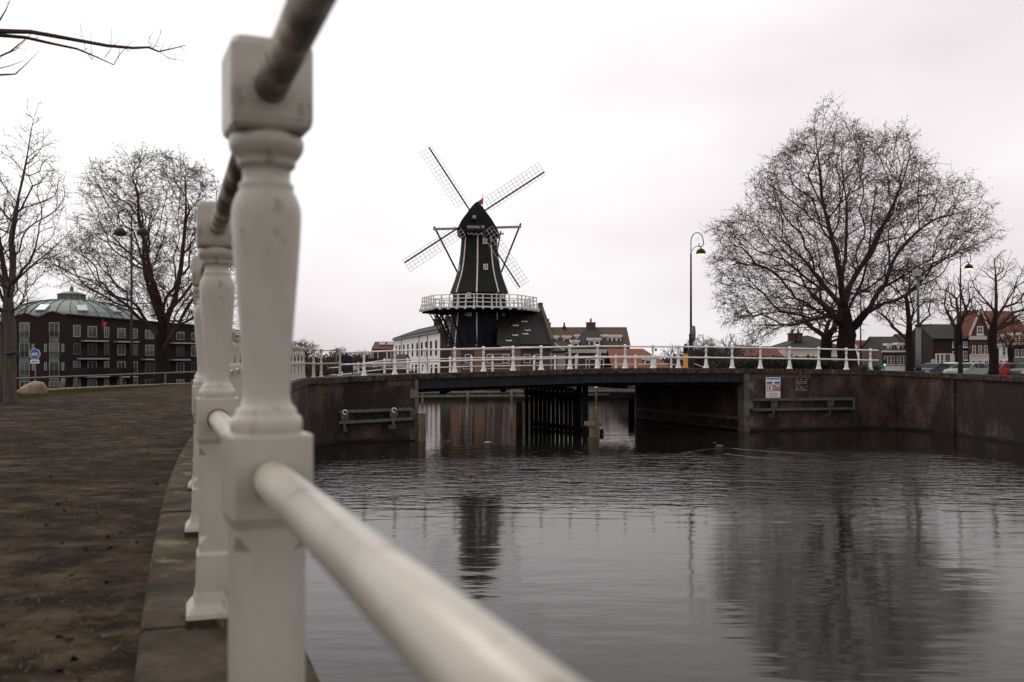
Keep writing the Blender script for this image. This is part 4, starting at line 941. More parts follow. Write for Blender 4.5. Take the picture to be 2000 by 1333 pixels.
# ------------------------------------------------------------------ street of houses on the right bank
zs_ = 1.75
def row_house(name, label, pa, pb, Y, ye, yr, wallm, roofm, cat='house', floors=(), depth=8, ridge='par', doors=None, lower=None, **k):
    """floors: list of (row y, window px width, window px height, [columns])"""
    t, rf, Q, d, b, L = gable_house(name, label, cat, (wx(pa, Y), Y), (wx(pb, Y), Y), depth, zs_-.4, wz(ye, Y), wz(yr, Y+(depth/2 if ridge == 'par' else 0)), wallm, roofm, ridge, **k)
    for (yy, ww, hh, cols) in floors:
        for c in cols: win(t, (wx(c, Y), Y, wz(yy, Y)), ww/F*Y, hh/F*Y, nv=1, nh=1, fw=.045, sill=True)
    if lower: M().box(wx(pa, Y)+.02, wx(pb, Y)-.02, Y-.05, Y, zs_-.4, wz(lower[0], Y)).build('ground_floor_render', lower[1], t)
    return t, rf
Yq = 125.
t, rf = row_house('town_house', 'low house with red roof behind the big tree, left end of the right street', 1686, 1712, Yq+14, 686, 667, cream, tile_red, floors=[(706, 5, 9, [1693, 1703])])
t, rf = row_house('town_house', 'small white house with red roof and green awning beside the big tree', 1709, 1734, Yq+8, 688, 672, render_w, tile_red, floors=[(708, 4.5, 10, [1716, 1726])])
M().prism([P(1711, 689, Yq+7.9), P(1723, 689, Yq+7.9), P(1724, 697, Yq+6.6), P(1711, 697, Yq+6.6)], (0, .05, .05)).build('awning', copper_d, t)
t, rf = row_house('town_house', 'brick house with dark mansard roof, white cornice and a row of tall white windows', 1722, 1772, Yq, 686, 660, brown_brick, tile_dark, floors=[(704, 6, 17, [1730, 1736.5, 1744, 1755, 1761.5, 1768])], lower=(715, render_w))
M().box(wx(1721, Yq), wx(1773, Yq), Yq-.35, Yq-.01, wz(688.5, Yq), wz(685, Yq)).build('cornice', white, t)
dormer(t, 1734, 1741, 675.5, 684, Yq+.2, 1); dormer(t, 1754.5, 1764, 674, 684, Yq+.2, 1)
t, rf = row_house('town_house', 'dark red brick house with wide white windows behind the grey camera pole', 1773, 1826, Yq+1, 676, 655, red_brick, tile_dark, floors=[(684, 7, 12, [1782, 1803, 1818]), (703, 8, 17, [1783, 1804, 1817])])
M().box(wx(1773, Yq+1), wx(1800, Yq+1), Yq+.7, Yq+1-.01, wz(720, Yq), wz(713, Yq)).build('shop_front', white, t)
t, rf = row_house('town_house', 'tall dark brick house with bare side wall and black roof', 1822, 1894, 118.3, 662, 636, purple_brick, tile_dark, floors=[(673, 8, 11, [1864, 1885]), (695, 8, 17, [1864, 1885])])
M().box(wx(1828, 118), wx(1857, 118), 116.8, 118.28, zs_-.4, wz(691, 118)).build('extension', cream, t)
for px in (1832, 1840, 1848, 1853): win(t, (wx(px, 116.8), 116.8, wz(705, 117)), .36, 1.6, nv=0, nh=1, fw=.05)
chimney(rf, (wx(1880, 122), 122, wz(642, 122)), .9, .9, 2)
Yg = 118.
t, rf = row_house('gabled_house', 'brick house with pointed red roofed gable, cream cornice and tall white windows', 1893, 1936, Yg, 656, 606, red_brick, tile_red, floors=[(684, 6.5, 17, [1902, 1914, 1925])], ridge='perp', depth=4, lower=(692, cream), over=.1)
M().box(wx(1892, Yg), wx(1937, Yg), Yg-.3, Yg-.01, wz(664, Yg), wz(657, Yg)).build('cornice', cream, t)
win(t, (wx(1914, Yg), Yg, wz(646, Yg)), .75, 1.0, nv=1, nh=1, fw=.1, sill=True)
m = M()
for s_ in (-1, 1):
    m.bar((wx(1914.5, Yg)+s_*.0, Yg-.12, wz(604, Yg)), (wx(1914.5, Yg)+s_*1.33, Yg-.12, wz(656, Yg)), .12, .22)
m.build('verge', cream, t)
for px in (1901, 1914, 1926): win(t, (wx(px, Yg), Yg-.05, wz(711, Yg)), .55, .9, nv=1, fw=.08)
t, rf = row_house('town_house', 'house with huge red tiled roof and white rendered front at the right edge', 1936, 1974, Yg+1, 671, 610, render_w, tile_red, floors=[(687, 7, 17, [1948, 1961])], depth=16)
M().box(wx(1936, Yg+1), wx(1975, Yg+1), Yg+.7, Yg+1-.01, wz(675, Yg), wz(670, Yg)).build('cornice', white, t)
dormer(t, 1948, 1959, 658, 669, Yg+1.4, 1)
for px in (1943, 1955, 1966): win(t, (wx(px, Yg+1), Yg+1, wz(711, Yg)), .5, .9, nv=1, fw=.08)
t, rf = row_house('town_house', 'dark fronted house with cream cornice and shop windows at the far right', 1974, 2035, Yg+1.2, 672, 610, purple_brick, tile_red, floors=[(690, 8, 15, [1986, 1998, 2010, 2022])], depth=16)
M().box(wx(1974, Yg+1), wx(2036, Yg+1), Yg+.8, Yg+1.2-.01, wz(674, Yg), wz(669, Yg)).build('cornice', cream, t)
M().box(wx(1976, Yg+1), wx(2034, Yg+1), Yg+1.0, Yg+1.2-.01, zs_-.4, wz(700, Yg)).build('shop_front', MATS['grey_green_pole'], t)
dormer(t, 1983, 1992, 655, 668, Yg+1.6, 1)
# middle distance houses behind the big tree
t, rf = row_house('cottage', 'low house with red roof behind the bridge right of the dome shaped tree', 1455, 1490, 112, 697, 678, brown_brick, tile_red)
t, rf = row_house('cottage', 'second low house with darker red roof right of its neighbour behind the bridge', 1491, 1528, 118, 698, 679, cream, tile_red, floors=[(708, 5, 8, [1500, 1512])])
t, rf = row_house('villa', 'cream villa with hipped dark roof and two chimneys left of the big tree trunk', 1534, 1648, 122, 680, 658, cream, tile_dark, hipl=4, hipr=3, depth=10)
for px in (1547, 1559): chimney(rf, (wx(px, 124), 124, wz(667, 124)), .9, .9, 1)
M().box(wx(1533, 122), wx(1649, 122), 121.6, 121.95, wz(697, 122), wz(694, 122)).build('string_course', white, t)
for px in (1553, 1570, 1590): win(t, (wx(px, 122), 122, wz(709, 122)), 1.0, 1.3, nv=0, fw=.06)
t, rf = row_house('cottage', 'dark low building left of the red roofed cottages', 1400, 1455, 116, 700, 683, purple_brick, tile_dark)
o = M().prism([P(1500, 722, 90), P(1527, 722, 90), P(1523, 704, 90), P(1514, 697, 90), P(1503, 700, 90)], (0, 2, 0)).build('garden_tent', mat('pale_green_cloth', (.16, .28, .22), (.12, .21, .17), rough=.8)); tag(o, 'pale green tent shape behind the bridge railing', 'tent')
# ------------------------------------------------------------------ apartments and the copper dome on the left
Ya = 92.
Za = .42
ap = thing('apartment_building', 'dark brick apartment block with wavy roofline, french windows and balconies', 'apartment block', (wx(120, Ya), Ya, Za))
fa, fb = Vector((wx(20, Ya), Ya, 0)), Vector((wx(130, Ya+1), Ya+1, 0)); fd = (fb-fa).normalized(); fn = Vector((fd.y, -fd.x, 0))
top = [(20, 622), (28, 619), (38, 616), (48, 613), (56, 614), (66, 618), (75, 620), (84, 617), (94, 611), (104, 609.5), (114, 612), (124, 615.5), (130, 616)]
m = M(); fr_ = []; 
for px, y in top: v = onl(px, fa, fb); fr_.append((v.x, v.y, wz(y, v.y)))
v0, v1 = fa, fb
m.prism([(v0.x, v0.y, Za)]+fr_+[(v1.x, v1.y, Za)], (0, 9, 0)); m.build('wall', purple_brick, ap)
m = M()
for (a, b) in zip(fr_[:-1], fr_[1:]): m.bar((a[0], a[1]+.0, a[2]+.04), (b[0], b[1]+.0, b[2]+.04), .3, .09)
m.build('roof_edge', copper_d, ap)
def apwin(px, y, w_, h_, nv, A=fa, B=fb, fm=None, gm=None):
    c = onl(px, A, B); dd = (Vector(B)-Vector(A)).normalized(); return win(ap, (c.x, c.y, wz(y, c.y)), w_/F*c.y, h_/F*c.y, Vector((dd.x, dd.y, 0)), nv, 0, fm=fm, gm=gm, fw=.09)
gw = mat('green_white_joinery', (.24, .27, .22), (.17, .195, .16), rough=.5)
panel = mat('pale_green_panel', (.13, .165, .12), (.10, .13, .095), rough=.6, scale=4)
for i, px in enumerate((48, 106)):
    for k, (y0_, y1_) in enumerate(((630, 660), (669, 699), (706, 735), (744, 768))):
        apwin(px, (y0_+y1_)/2, 19, y1_-y0_, 1, fm=gw, gm=glass if (i+k) % 2 else glass_l)
        c = onl(px, fa, fb)+fn*.1; z = wz(y1_-4.5, c.y)
        rl_ = M(); 
        for j in range(9): q = c+fd*(-.42+.84*j/8)+fn*.06; rl_.bar((q.x, q.y, z-.25), (q.x, q.y, z+.30), .02, .02)
        a, b = c-fd*.45+fn*.06, c+fd*.45+fn*.06; rl_.bar((a.x, a.y, z+.3), (b.x, b.y, z+.3), .035, .035); rl_.build('balcony_rail', black_iron, ap)
        if k < 3:
            m = M(); zc = wz(y1_+4, c.y); m.obox((c.x-fn.x*.05, c.y-fn.y*.05, zc), fd*.43, fn*.03, UPZ*.17); m.build('spandrel_panel', panel, ap)
for px in (29, 65, 89, 123):
    for y in (680, 716): apwin(px, y, 5, 16, 0, fm=gw)
# receding wing with balconies
wa, wb = fb.copy(), Vector((wx(450, Ya+12), Ya+12, 0)); wd = (wb-wa).normalized(); wn = Vector((wd.y, -wd.x, 0))
m = M(); zt0, zt1 = wz(616, wa.y), wz(643, wb.y)
m.prism([(wa.x, wa.y, Za), (wa.x, wa.y, zt0), (wb.x, wb.y, zt1), (wb.x, wb.y, Za)], (0, 9, 0)); m.build('wall', purple_brick, ap)
m = M(); m.bar((wa.x, wa.y-.05, zt0+.06), (wb.x, wb.y-.05, zt1+.06), .4, .14); m.build('roof_edge', black_iron, ap)
def lev(px, k):  # storey line rows of the wing converge to the right
    u = (px-130)/320
    return [628+u*22, 664+u*8, 699+u*4, 734+u*2, 769][k]
rr = random.Random(11)
for i, px in enumerate((150, 180, 208, 237, 262, 292, 318, 352, 380, 410, 436)):
    for k in range(4):
        y0_, y1_ = lev(px, k)+4, lev(px, k+1)-4; w_ = (14, 18, 10, 16)[i % 4]
        apwin(px, (y0_+y1_)/2, w_, (y1_-y0_)*.86, 1, wa, wb, fm=gw if rr.random() < .7 else galv, gm=rr.choice([glass, glass, glass_l]))
for (pa_, pb_, k, lb_) in ((158, 203, 1, 1), (222, 262, 1, 1), (330, 372, 1, 0), (150, 205, 2, 1), (275, 305, 2, 0), (330, 362, 2, 0), (385, 425, 2, 0), (160, 205, 3, 0), (225, 260, 3, 0)):
    a, b = onl(pa_, wa, wb), onl(pb_, wa, wb); z = wz(lev(pa_, k)+1.5, a.y); z2 = z
    m = M(); m.loops([[(a.x, a.y, z-.08), (a.x, a.y, z+.05), (b.x, b.y, z+.05), (b.x, b.y, z-.08)], [(a.x+wn.x*1.3, a.y+wn.y*1.3, z-.08), (a.x+wn.x*1.3, a.y+wn.y*1.3, z+.05), (b.x+wn.x*1.3, b.y+wn.y*1.3, z+.05), (b.x+wn.x*1.3, b.y+wn.y*1.3, z-.08)]])
    s_ = m.build('balcony', beam_p, ap); m = M(); A_ = a+wn*1.28; B_ = b+wn*1.28
    for zz_ in (.45, .75): m.bar((A_.x, A_.y, z+zz_), (B_.x, B_.y, z+zz_), .03, .03)
    n_ = 14
    for j in range(n_+1): q = A_.lerp(B_, j/n_); m.bar((q.x, q.y, z+.05), (q.x, q.y, z+.75), .025, .025)
    m.build('railing', black_iron, s_)
a, b = onl(142, wa, wb), onl(262, wa, wb); M().obox(((a.x+b.x)/2, (a.y+b.y)/2-.8, wz(728, 93)), wd*(b-a).length/2, (0, .8, 0), (0, 0, .42)).build('terrace_wall', purple_brick, ap)
M().prism([(wx(-60, Ya+3), Ya+3, Za), (wx(-60, Ya+3), Ya+3, wz(628, Ya+3)), (wx(19.5, Ya+3), Ya+3, wz(628, Ya+3)), (wx(19.5, Ya+3), Ya+3, Za)], (0, 6, 0)).build('wall', purple_brick, ap)
dm = thing('domed_building', 'wide pale green copper dome with glazed lantern rising behind the apartment block', 'domed building', (wx(140, 135), 135, .5))
Yd = 135; cx = wx(140, Yd); kd = Yd/F
prof_d = [(150, 652), (146, 640), (132, 625), (118, 613), (98, 602), (72, 593.5), (45, 588.5), (26, 587)]
m = M(); m.lathe([(r_*kd, wz(y_, Yd)) for r_, y_ in prof_d], (cx, Yd, 0), 32, sm=False)
m.build('dome', copper, dm)
m = M()
for k in range(32):
    a = 2*math.pi*k/32; m.tube([(cx+r_*kd*math.cos(a)*1.003, Yd+r_*kd*math.sin(a)*1.003, wz(y_, Yd)+.04) for r_, y_ in prof_d], .07, 4, cap=False)
m.build('seam', copper_d, dm)
M().lathe([(149*kd, .5), (149*kd, wz(650, Yd))], (cx, Yd, 0), 32, sm=False).build('drum', brown_brick, dm)
M().lathe([(25*kd, wz(588, Yd)), (25*kd, wz(577, Yd))], (cx, Yd, 0), 16, sm=False).build('lantern', copper_d, dm)
m = M(); m.lathe([(27*kd, wz(577, Yd)), (27*kd, wz(575.5, Yd)), (14*kd, wz(571, Yd)), (4*kd, wz(569.5, Yd)), (3.4*kd, wz(565, Yd)), (4*kd, wz(564, Yd)), (.3*kd, wz(558, Yd))], (cx, Yd, 0), 16); m.build('lantern_roof', copper, dm)
for k in range(16):
    a = 2*math.pi*(k+.5)/16; c = Vector((cx+25*kd*math.cos(a)*.985, Yd+25*kd*math.sin(a)*.985, wz(582, Yd))); rd = Vector((-math.sin(a), math.cos(a), 0)); win(dm, c, .56, .6, rd, 1, 0, fm=copper, gm=glass_l, fw=.07)
for az in (-128, -92, -57, -25):
    a = R(az); u0, u1 = 3, 4; (r0, y0_), (r1, y1_) = (122, 616), (99, 603)
    c0 = Vector((cx+r0*kd*math.cos(a), Yd+r0*kd*math.sin(a), wz(y0_, Yd))); c1 = Vector((cx+r1*kd*math.cos(a), Yd+r1*kd*math.sin(a), wz(y1_, Yd)))
    tt = Vector((-math.sin(a), math.cos(a), 0)); up_ = (c1-c0).normalized(); nn_ = tt.cross(up_).normalized()
    if nn_.z < 0: nn_ = -nn_
    m = M(); m.obox((c0+c1)/2+nn_*.16, tt*.62, up_*(c1-c0).length*.42, nn_*.12); m.build('skylight', mat('roof_glazing', (.28, .36, .36), (.2, .27, .27), rough=.3) if 'roof_glazing' not in MATS else MATS['roof_glazing'], dm)
# ------------------------------------------------------------------ bare trees by space colonisation
from mathutils import noise as mn
def shrink(poly_, k_, c_): return [(c_[0]+(p[0]-c_[0])*k_, c_[1]+(p[1]-c_[1])*k_) for p in poly_]
def ragged(poly_, amp, seed):
    cx_ = sum(p[0] for p in poly_)/len(poly_); cy_ = sum(p[1] for p in poly_)/len(poly_); o_ = []
    for i in range(len(poly_)):
        a_, b_ = poly_[i], poly_[(i+1) % len(poly_)]; k_ = max(1, int(math.hypot(b_[0]-a_[0], b_[1]-a_[1])/14))
        for j in range(k_):
            x_, y_ = a_[0]+(b_[0]-a_[0])*j/k_, a_[1]+(b_[1]-a_[1])*j/k_
            f_ = 1+amp*(mn.noise(Vector((x_*.03, y_*.03, seed)))*1.1+mn.noise(Vector((x_*.09, y_*.09, seed)))*.6)
            o_.append((cx_+(x_-cx_)*f_, cy_+(y_-cy_)*f_))
    return o_
def inpoly(x, y, poly_):
    c = False; n = len(poly_); j = n-1
    for i in range(n):
        xi, yi = poly_[i]; xj, yj = poly_[j]
        if (yi > y) != (yj > y) and x < (xj-xi)*(y-yi)/(yj-yi)+xi: c = not c
        j = i
    return c
def crown_pts(poly_, Y, depth, n, seed, inner=.0):
    r_ = np.random.default_rng(seed); xs_ = [p[0] for p in poly_]; ys_ = [p[1] for p in poly_]
    cx_, cy_ = (min(xs_)+max(xs_))/2, (min(ys_)+max(ys_))/2; out_ = []
    while len(out_) < n:
        x_, y_ = r_.uniform(min(xs_), max(xs_)), r_.uniform(min(ys_), max(ys_))
        if not inpoly(x_, y_, poly_): continue
        # how far to the outline, roughly
        k_ = 1.0
        for s_ in (1.15, 1.35, 1.7, 2.3):
            if not inpoly(cx_+(x_-cx_)*s_, cy_+(y_-cy_)*s_, poly_): break
            k_ = s_
        q = {1.0: .45, 1.15: .62, 1.35: .8, 1.7: .92, 2.3: 1}[k_]
        dd = r_.uniform(-1, 1)*depth*q
        Yp = Y+dd
        if mn.noise(Vector((x_*.018, y_*.018, dd*.5+seed))) < r_.uniform(-.55, .12): continue
        out_.append((wx(x_, Y), Yp, wz(y_, Y)))
    return np.array(out_)
def colonize(paths, att, D, di, dk, seed, iters=120, trop=0.0, jit=.12, bf=.55):
    """balanced spanning tree: every attractor joins where distance + path length back to the root is least"""
    r_ = np.random.default_rng(seed); pos = []; par = []; pl = []
    for k_, pth in enumerate(paths):
        pth = [np.array(p, float) for p in pth]
        if k_ == 0: last = -1
        else:
            dd = [np.sum((q-pth[0])**2) for q in pos]; last = int(np.argmin(dd)); pth[0] = pos[last]
        prev = pth[0]
        if k_ == 0: pos.append(prev); par.append(-1); pl.append(0.); last = 0
        for q in pth[1:]:
            L = np.linalg.norm(q-prev); n = max(1, int(L/D)); bend = r_.normal(size=3)*L*.03
            for i in range(1, n+1):
                u = i/n; pos.append(prev+(q-prev)*u+bend*math.sin(math.pi*u)); par.append(last); pl.append(pl[last]+L/n); last = len(pos)-1
            prev = q
    nseed = len(pos); P_ = np.array(pos); PL = np.array(pl); best = np.full(len(att), 1e9); bp_ = np.zeros(len(att), int)
    for i in range(nseed):
        dd = np.sqrt(((att-P_[i])**2).sum(1)); cst = dd+bf*(PL[i]+dd); u = cst < best; best[u] = cst[u]; bp_[u] = i
    left = np.ones(len(att), bool); pos = list(P_); pl = list(PL)
    for _ in range(len(att)):
        j = int(np.argmin(np.where(left, best, 1e12))); left[j] = False; p = att[j]; q = bp_[j]; L = float(np.linalg.norm(p-pos[q]))
        pos.append(p); par.append(int(q)); pl.append(pl[q]+L); i = len(pos)-1
        dd = np.sqrt(((att-p)**2).sum(1)); cst = dd+bf*(pl[i]+dd); u = (cst < best) & left; best[u] = cst[u]; bp_[u] = i
    A_ = np.array(pos); n = len(A_); PR = np.array(par)
    for _ in range(2):
        sm = np.zeros_like(A_); ct = np.zeros(n); np.add.at(sm, PR[1:], A_[1:]); np.add.at(ct, PR[1:], 1)
        m_ = (ct > 0) & (np.arange(n) >= nseed); B_ = A_.copy(); B_[m_] = .4*A_[m_]+.35*A_[PR[m_]]+.25*(sm[m_]/ct[m_][:, None]); A_ = B_
    # split long edges with a slight bend so that nothing is ruler straight
    pos2 = list(A_[:nseed]); par2 = list(par[:nseed]); mp_ = {i: i for i in range(nseed)}
    for i in range(nseed, n):
        a, b = A_[par[i]], A_[i]; L = np.linalg.norm(b-a); k = max(1, int(L/(D*1.3))); last = mp_[par[i]]; bend = r_.normal(size=3)*L*.07
        for s in range(1, k+1):
            u = s/k; pos2.append(a+(b-a)*u+bend*math.sin(math.pi*u)); par2.append(last); last = len(pos2)-1
        mp_[i] = last
    return np.array(pos2), par2
def tree(name, label, paths, att, D, di, dk, seed, rbase, rtip=.012, twigs=3, tl=.45, leaf=0, leafs=.05, group=None, cat='tree', barkm=None, thr=None, trop=.0, tdroop=-.1, twm=None, flare=1.25, tw_r=.010, iters=120):
    pos, par = colonize(paths, att, D, di, dk, seed, trop=trop, iters=iters)
    n = len(pos); kids = [[] for _ in range(n)]
    for i, p in enumerate(par):
        if p >= 0: kids[p].append(i)
    tips = sum(1 for k in kids if not k); ex = max(1.72, min(1.85, math.log(max(tips, 3))/math.log(rbase/rtip))); rtip = rbase/tips**(1/ex)
    rad = np.zeros(n); acc = np.zeros(n)
    order = list(range(n))[::-1]
    # parents always have smaller index than children
    for i in order:
        if not kids[i]: acc[i] = rtip**ex
        rad[i] = acc[i]**(1/ex)
        if par[i] >= 0: acc[par[i]] += acc[i]
    root = Vector(pos[0]); t = thing(name, label, cat, tuple(root), 0, group)
    thr = thr or rbase*.42
    T = M(); C = M()
    def ring(c, d, r_, k, x=None):
        up = Vector((0, 0, 1)) if abs(d.z) < .9 else Vector((1, 0, 0)); x = d.cross(up).normalized(); y = d.cross(x)
        return [c+(x*math.cos(2*math.pi*j/k)+y*math.sin(2*math.pi*j/k))*r_ for j in range(k)]
    # chains: follow the thickest child
    done = set(); stack = [(0, -1)]
    while stack:
        i, pr_ = stack.pop(); ch = [i] if pr_ < 0 else [pr_, i]; cur = i
        while kids[cur]:
            ks = sorted(kids[cur], key=lambda q: -rad[q]); 
            for q in ks[1:]: stack.append((q, cur))
            cur = ks[0]; ch.append(cur)
        # split the chain in trunk and crown portions
        rs = [min(rad[q], rad[ch[1]] if pr_ >= 0 and len(ch) > 1 else 9) for q in ch]
        if pr_ >= 0: rs[0] = rs[1]
        ptsv = [Vector(pos[q]) for q in ch]
        if pr_ < 0:
            for a in range(len(rs)):
                h = ptsv[a].z-root.z; rs[a] *= 1+(flare-1)*math.exp(-h/(rbase*1.6))
        j = 0
        while j < len(rs) and rs[j] > thr: j += 1
        if j > 1: T.tube(ptsv[:j+1], rs[:j+1], 14 if rs[0] > .2 else 9)
        st_ = max(0, j-1) if j > 1 else 0
        sub, sr = ptsv[st_:], rs[st_:]
        if len(sub) > 1:
            a = 0
            # thinner pieces get fewer sides
            while a < len(sub)-1:
                k = 8 if sr[a] > .08 else (5 if sr[a] > .03 else 3)
                e = a+1
                while e < len(sub)-1 and (8 if sr[e] > .08 else (5 if sr[e] > .03 else 3)) == k: e += 1
                C.tube(sub[a:e+1], sr[a:e+1], k, cap=False); a = e
    # fine twigs
    rg = random.Random(seed)
    for i in range(n):
        if rad[i] > rtip*3.2 or par[i] < 0: continue
        d0 = (Vector(pos[i])-Vector(pos[par[i]])).normalized()
        for k in range(twigs if kids[i] else twigs+2):
            if rg.random() < .12: continue
            d1 = (d0*rg.uniform(.4, 1.1)+Vector((rg.gauss(0, .6), rg.gauss(0, .6), rg.gauss(tdroop, .5)))).normalized()
            L = tl*rg.uniform(.4, 1.25); c = Vector(pos[i]); r_ = tw_r; b0 = ring(c, d1, r_, 3); mid = c+d1*L*.55+Vector((rg.gauss(0, .05), rg.gauss(0, .05), rg.gauss(0, .05)))*L*2
            e_ = mid+(d1+Vector((0, 0, rg.gauss(tdroop*1.5, .25)))).normalized()*L*.5; b1 = ring(mid, d1, r_*.8, 3)
            C.add(b0+b1+[e_], [(0, 1, 4, 3), (1, 2, 5, 4), (2, 0, 3, 5), (3, 4, 6), (4, 5, 6), (5, 3, 6)])
            for _ in range(leaf):
                q = c.lerp(e_, rg.uniform(.3, 1.05)); a = Vector((rg.gauss(0, 1), rg.gauss(0, 1), rg.gauss(0, 1))).normalized()*leafs*rg.uniform(.5, 1.3); b_ = Vector((rg.gauss(0, 1), rg.gauss(0, 1), rg.gauss(0, 1))).normalized()*leafs*rg.uniform(.3, .8)
                C.add([q, q+a+b_, q+a*1.9, q+a-b_], [(0, 1, 2, 3)])
    if T.v: T.build('trunk', barkm or bark, t, uv=False, recalc=False)
    C.build('crown', twm or twig, t, uv=False, recalc=False)
    return t
def pp(L_, Y, dz=0): return [(wx(a[0], Y), Y+(a[2] if len(a) > 2 else 0), wz(a[1], Y)) for a in L_]
YT = 62
big_poly = [(1598, 192), (1630, 222), (1690, 252), (1745, 258), (1790, 322), (1845, 352), (1880, 395), (1922, 438), (1885, 490), (1850, 520), (1825, 560), (1770, 600), (1700, 620), (1640, 600), (1600, 640), (1520, 660), (1440, 665), (1420, 600), (1395, 560), (1400, 500), (1382, 455), (1425, 400), (1482, 372), (1492, 312), (1535, 270), (1572, 238)]
limbs = [[(1656, 735), (1656, 700), (1655, 655), (1652, 630), (1650, 560, .5), (1640, 480, 1), (1615, 380, 1), (1600, 250, 1)],
         [(1648, 640), (1610, 612, -1), (1570, 585, -2), (1530, 530, -3), (1480, 480, -3.5), (1420, 455, -4)],
         [(1590, 598), (1540, 598, 1.5), (1480, 612, 2.5), (1440, 628, 3)],
         [(1655, 650), (1690, 600, -1), (1712, 560, -1.5), (1730, 500, -2), (1790, 440, -3), (1860, 420, -3)],
         [(1716, 545), (1770, 520, -3), (1830, 500, -3.5)],
         [(1650, 600), (1625, 530, -1.5), (1590, 430, -2.5), (1540, 330, -3)],
         [(1650, 590), (1672, 500, 2), (1680, 380, 2.5), (1670, 270, 2.5)],
         [(1652, 585), (1690, 500, -.5), (1730, 400, -1.5), (1760, 290, -1.5)],
         [(1652, 600), (1600, 500, 3), (1540, 430, 4), (1470, 390, 4)],
         [(1655, 610), (1700, 530, 3), (1770, 440, 4.5), (1830, 370, 4.5)],
         [(1655, 620), (1650, 560, -3), (1640, 450, -5.5), (1640, 330, -6)],
         [(1655, 620), (1620, 560, 4), (1650, 470, 6.5), (1640, 350, 7)]]
FULL = True
att = crown_pts(ragged(shrink(big_poly, .965, (1650, 470)), .22, 3.3), YT, 6.0, 5200, 1)
tree('plane_tree', 'huge bare spreading tree with thick trunk standing behind the right end of the bridge', [pp(l, YT) for l in limbs], att, .30, 4, .42, 2, .54, .016, 4, .75, 2, .054, thr=.22, trop=.05, flare=1.3, tw_r=.0085)
YL = 52
poly2 = [(300, 298), (360, 312), (412, 330), (425, 390), (440, 450), (470, 520), (468, 600), (420, 640), (330, 640), (230, 610), (140, 570), (98, 512), (150, 492), (165, 440), (168, 372), (215, 320)]
limbs2 = [[(315, 800), (315, 740), (316, 690), (318, 640), (300, 560, 0), (285, 480, 0), (270, 380, 0)],
          [(318, 655), (330, 580, 1), (345, 480, 1), (350, 350, 1)], [(322, 690), (360, 640, -1), (400, 580, -1.5), (440, 520, -2)],
          [(314, 660), (270, 600, -1.5), (215, 555, -2.5), (150, 520, -3)], [(316, 640), (310, 540, -2), (320, 440, -3), (300, 330, -3)],
          [(300, 560), (250, 480, 1.5), (210, 400, 2)], [(325, 620), (375, 520, 1.5), (400, 420, 2), (400, 350, 2)], [(270, 600), (220, 590, 2), (150, 575, 3)]]
att = crown_pts(ragged(shrink(poly2, .96, (300, 480)), .20, 7.7), YL, 4.0, 2900, 3)
tree('ash_tree', 'bare many stemmed tree with broad crown in front of the apartment block', [pp(l, YL) for l in limbs2], att, .26, 3, .38, 5, .37, .013, 4, .6, 2, .045, thr=.17, trop=.08, tw_r=.007)
# slim young tree at the far left with its climbing twin stem
Y3 = 17.2
poly3 = [(76, 203), (92, 285), (112, 340), (135, 425), (112, 500), (70, 560), (48, 610), (-10, 640), (-90, 600), (-100, 450), (-60, 330), (0, 270), (40, 262)]
l3 = [[(22, 794), (20, 740), (19, 700), (20, 640), (22, 560), (22, 470), (38, 380), (56, 290), (76, 203)], [(20, 560), (60, 500, .4), (125, 432, .5)], [(22, 480), (50, 450, -.4), (80, 420, -.5)], [(20, 600), (-10, 500, .3), (-40, 400, .5)]]
att = crown_pts(poly3, Y3, 1.1, 1500, 8)
tree('young_tree', 'slim young tree tapering to a thin leader at the left edge', [pp(l, Y3) for l in l3], att, .085, 1.0, .13, 9, .10, .0035, 2, .13, 1, .012, barkm=bark_l, thr=.045, trop=.05, tdroop=0, tw_r=.0022, flare=1.3)
l4 = [[(6, 792), (8, 720), (9, 650), (10, 560), (-4, 470), (-30, 360)], [(9, 600), (-30, 520, .3), (-60, 430, .5)]]
att = crown_pts([(-20, 300), (40, 420), (60, 520), (30, 600), (-60, 640), (-140, 560), (-120, 380)], Y3+.5, 1.0, 700, 12)
tree('young_tree', 'darker second stem growing close behind the slim tree at the left edge', [pp(l, Y3+.45) for l in l4], att, .085, 1.0, .13, 13, .085, .0035, 2, .12, 0, barkm=bark_l, thr=.04, tdroop=0, tw_r=.0022)
m = M(); m.tube([(wx(8, 17.0), 17.05, wz(691, 17)), (wx(31, 17.0), 17.05, wz(689, 17))], .028, 8); st_ = m.build('tree_strap', mat('black_rubber', (.02, .02, .02), rough=.7)); tag(st_, 'black rubber strap tying the young tree to its stake', 'strap')
# overhanging twigs top left: branches of a tree standing left of the picture
bt = thing('overhanging_branch', 'thin bare branches reaching into the top left corner of the sky', 'branch', tuple(P(-420, 250, 6.3)))
m = M(); Yb_ = 6.0
def br(pts_, r0, r1, Y=6.0, tw=0, seed=1):
    n = len(pts_); q = [P(a, b, Y+.05*i) for i, (a, b) in enumerate(pts_)]
    for a in range(1, n-1): q[a] += Vector((0, 0, .004*(-1)**a))
    m.tube(q, [r0+(r1-r0)*i/(n-1) for i in range(n)], 6)
    rg = random.Random(seed)
    for i in range(tw):
        s_ = rg.uniform(.1, 1)*(n-1); k = min(int(s_), n-2); c = q[k].lerp(q[k+1], s_-k); d_ = (q[k+1]-q[k]).normalized()
        e_ = c+(d_*rg.uniform(.2, 1)+Vector((rg.gauss(0, .3), rg.gauss(0, .5), rg.choice((-1, 1))*rg.uniform(.3, 1)))).normalized()*rg.uniform(.02, .07); m.tube([c, e_], [.0018, .001], 4)
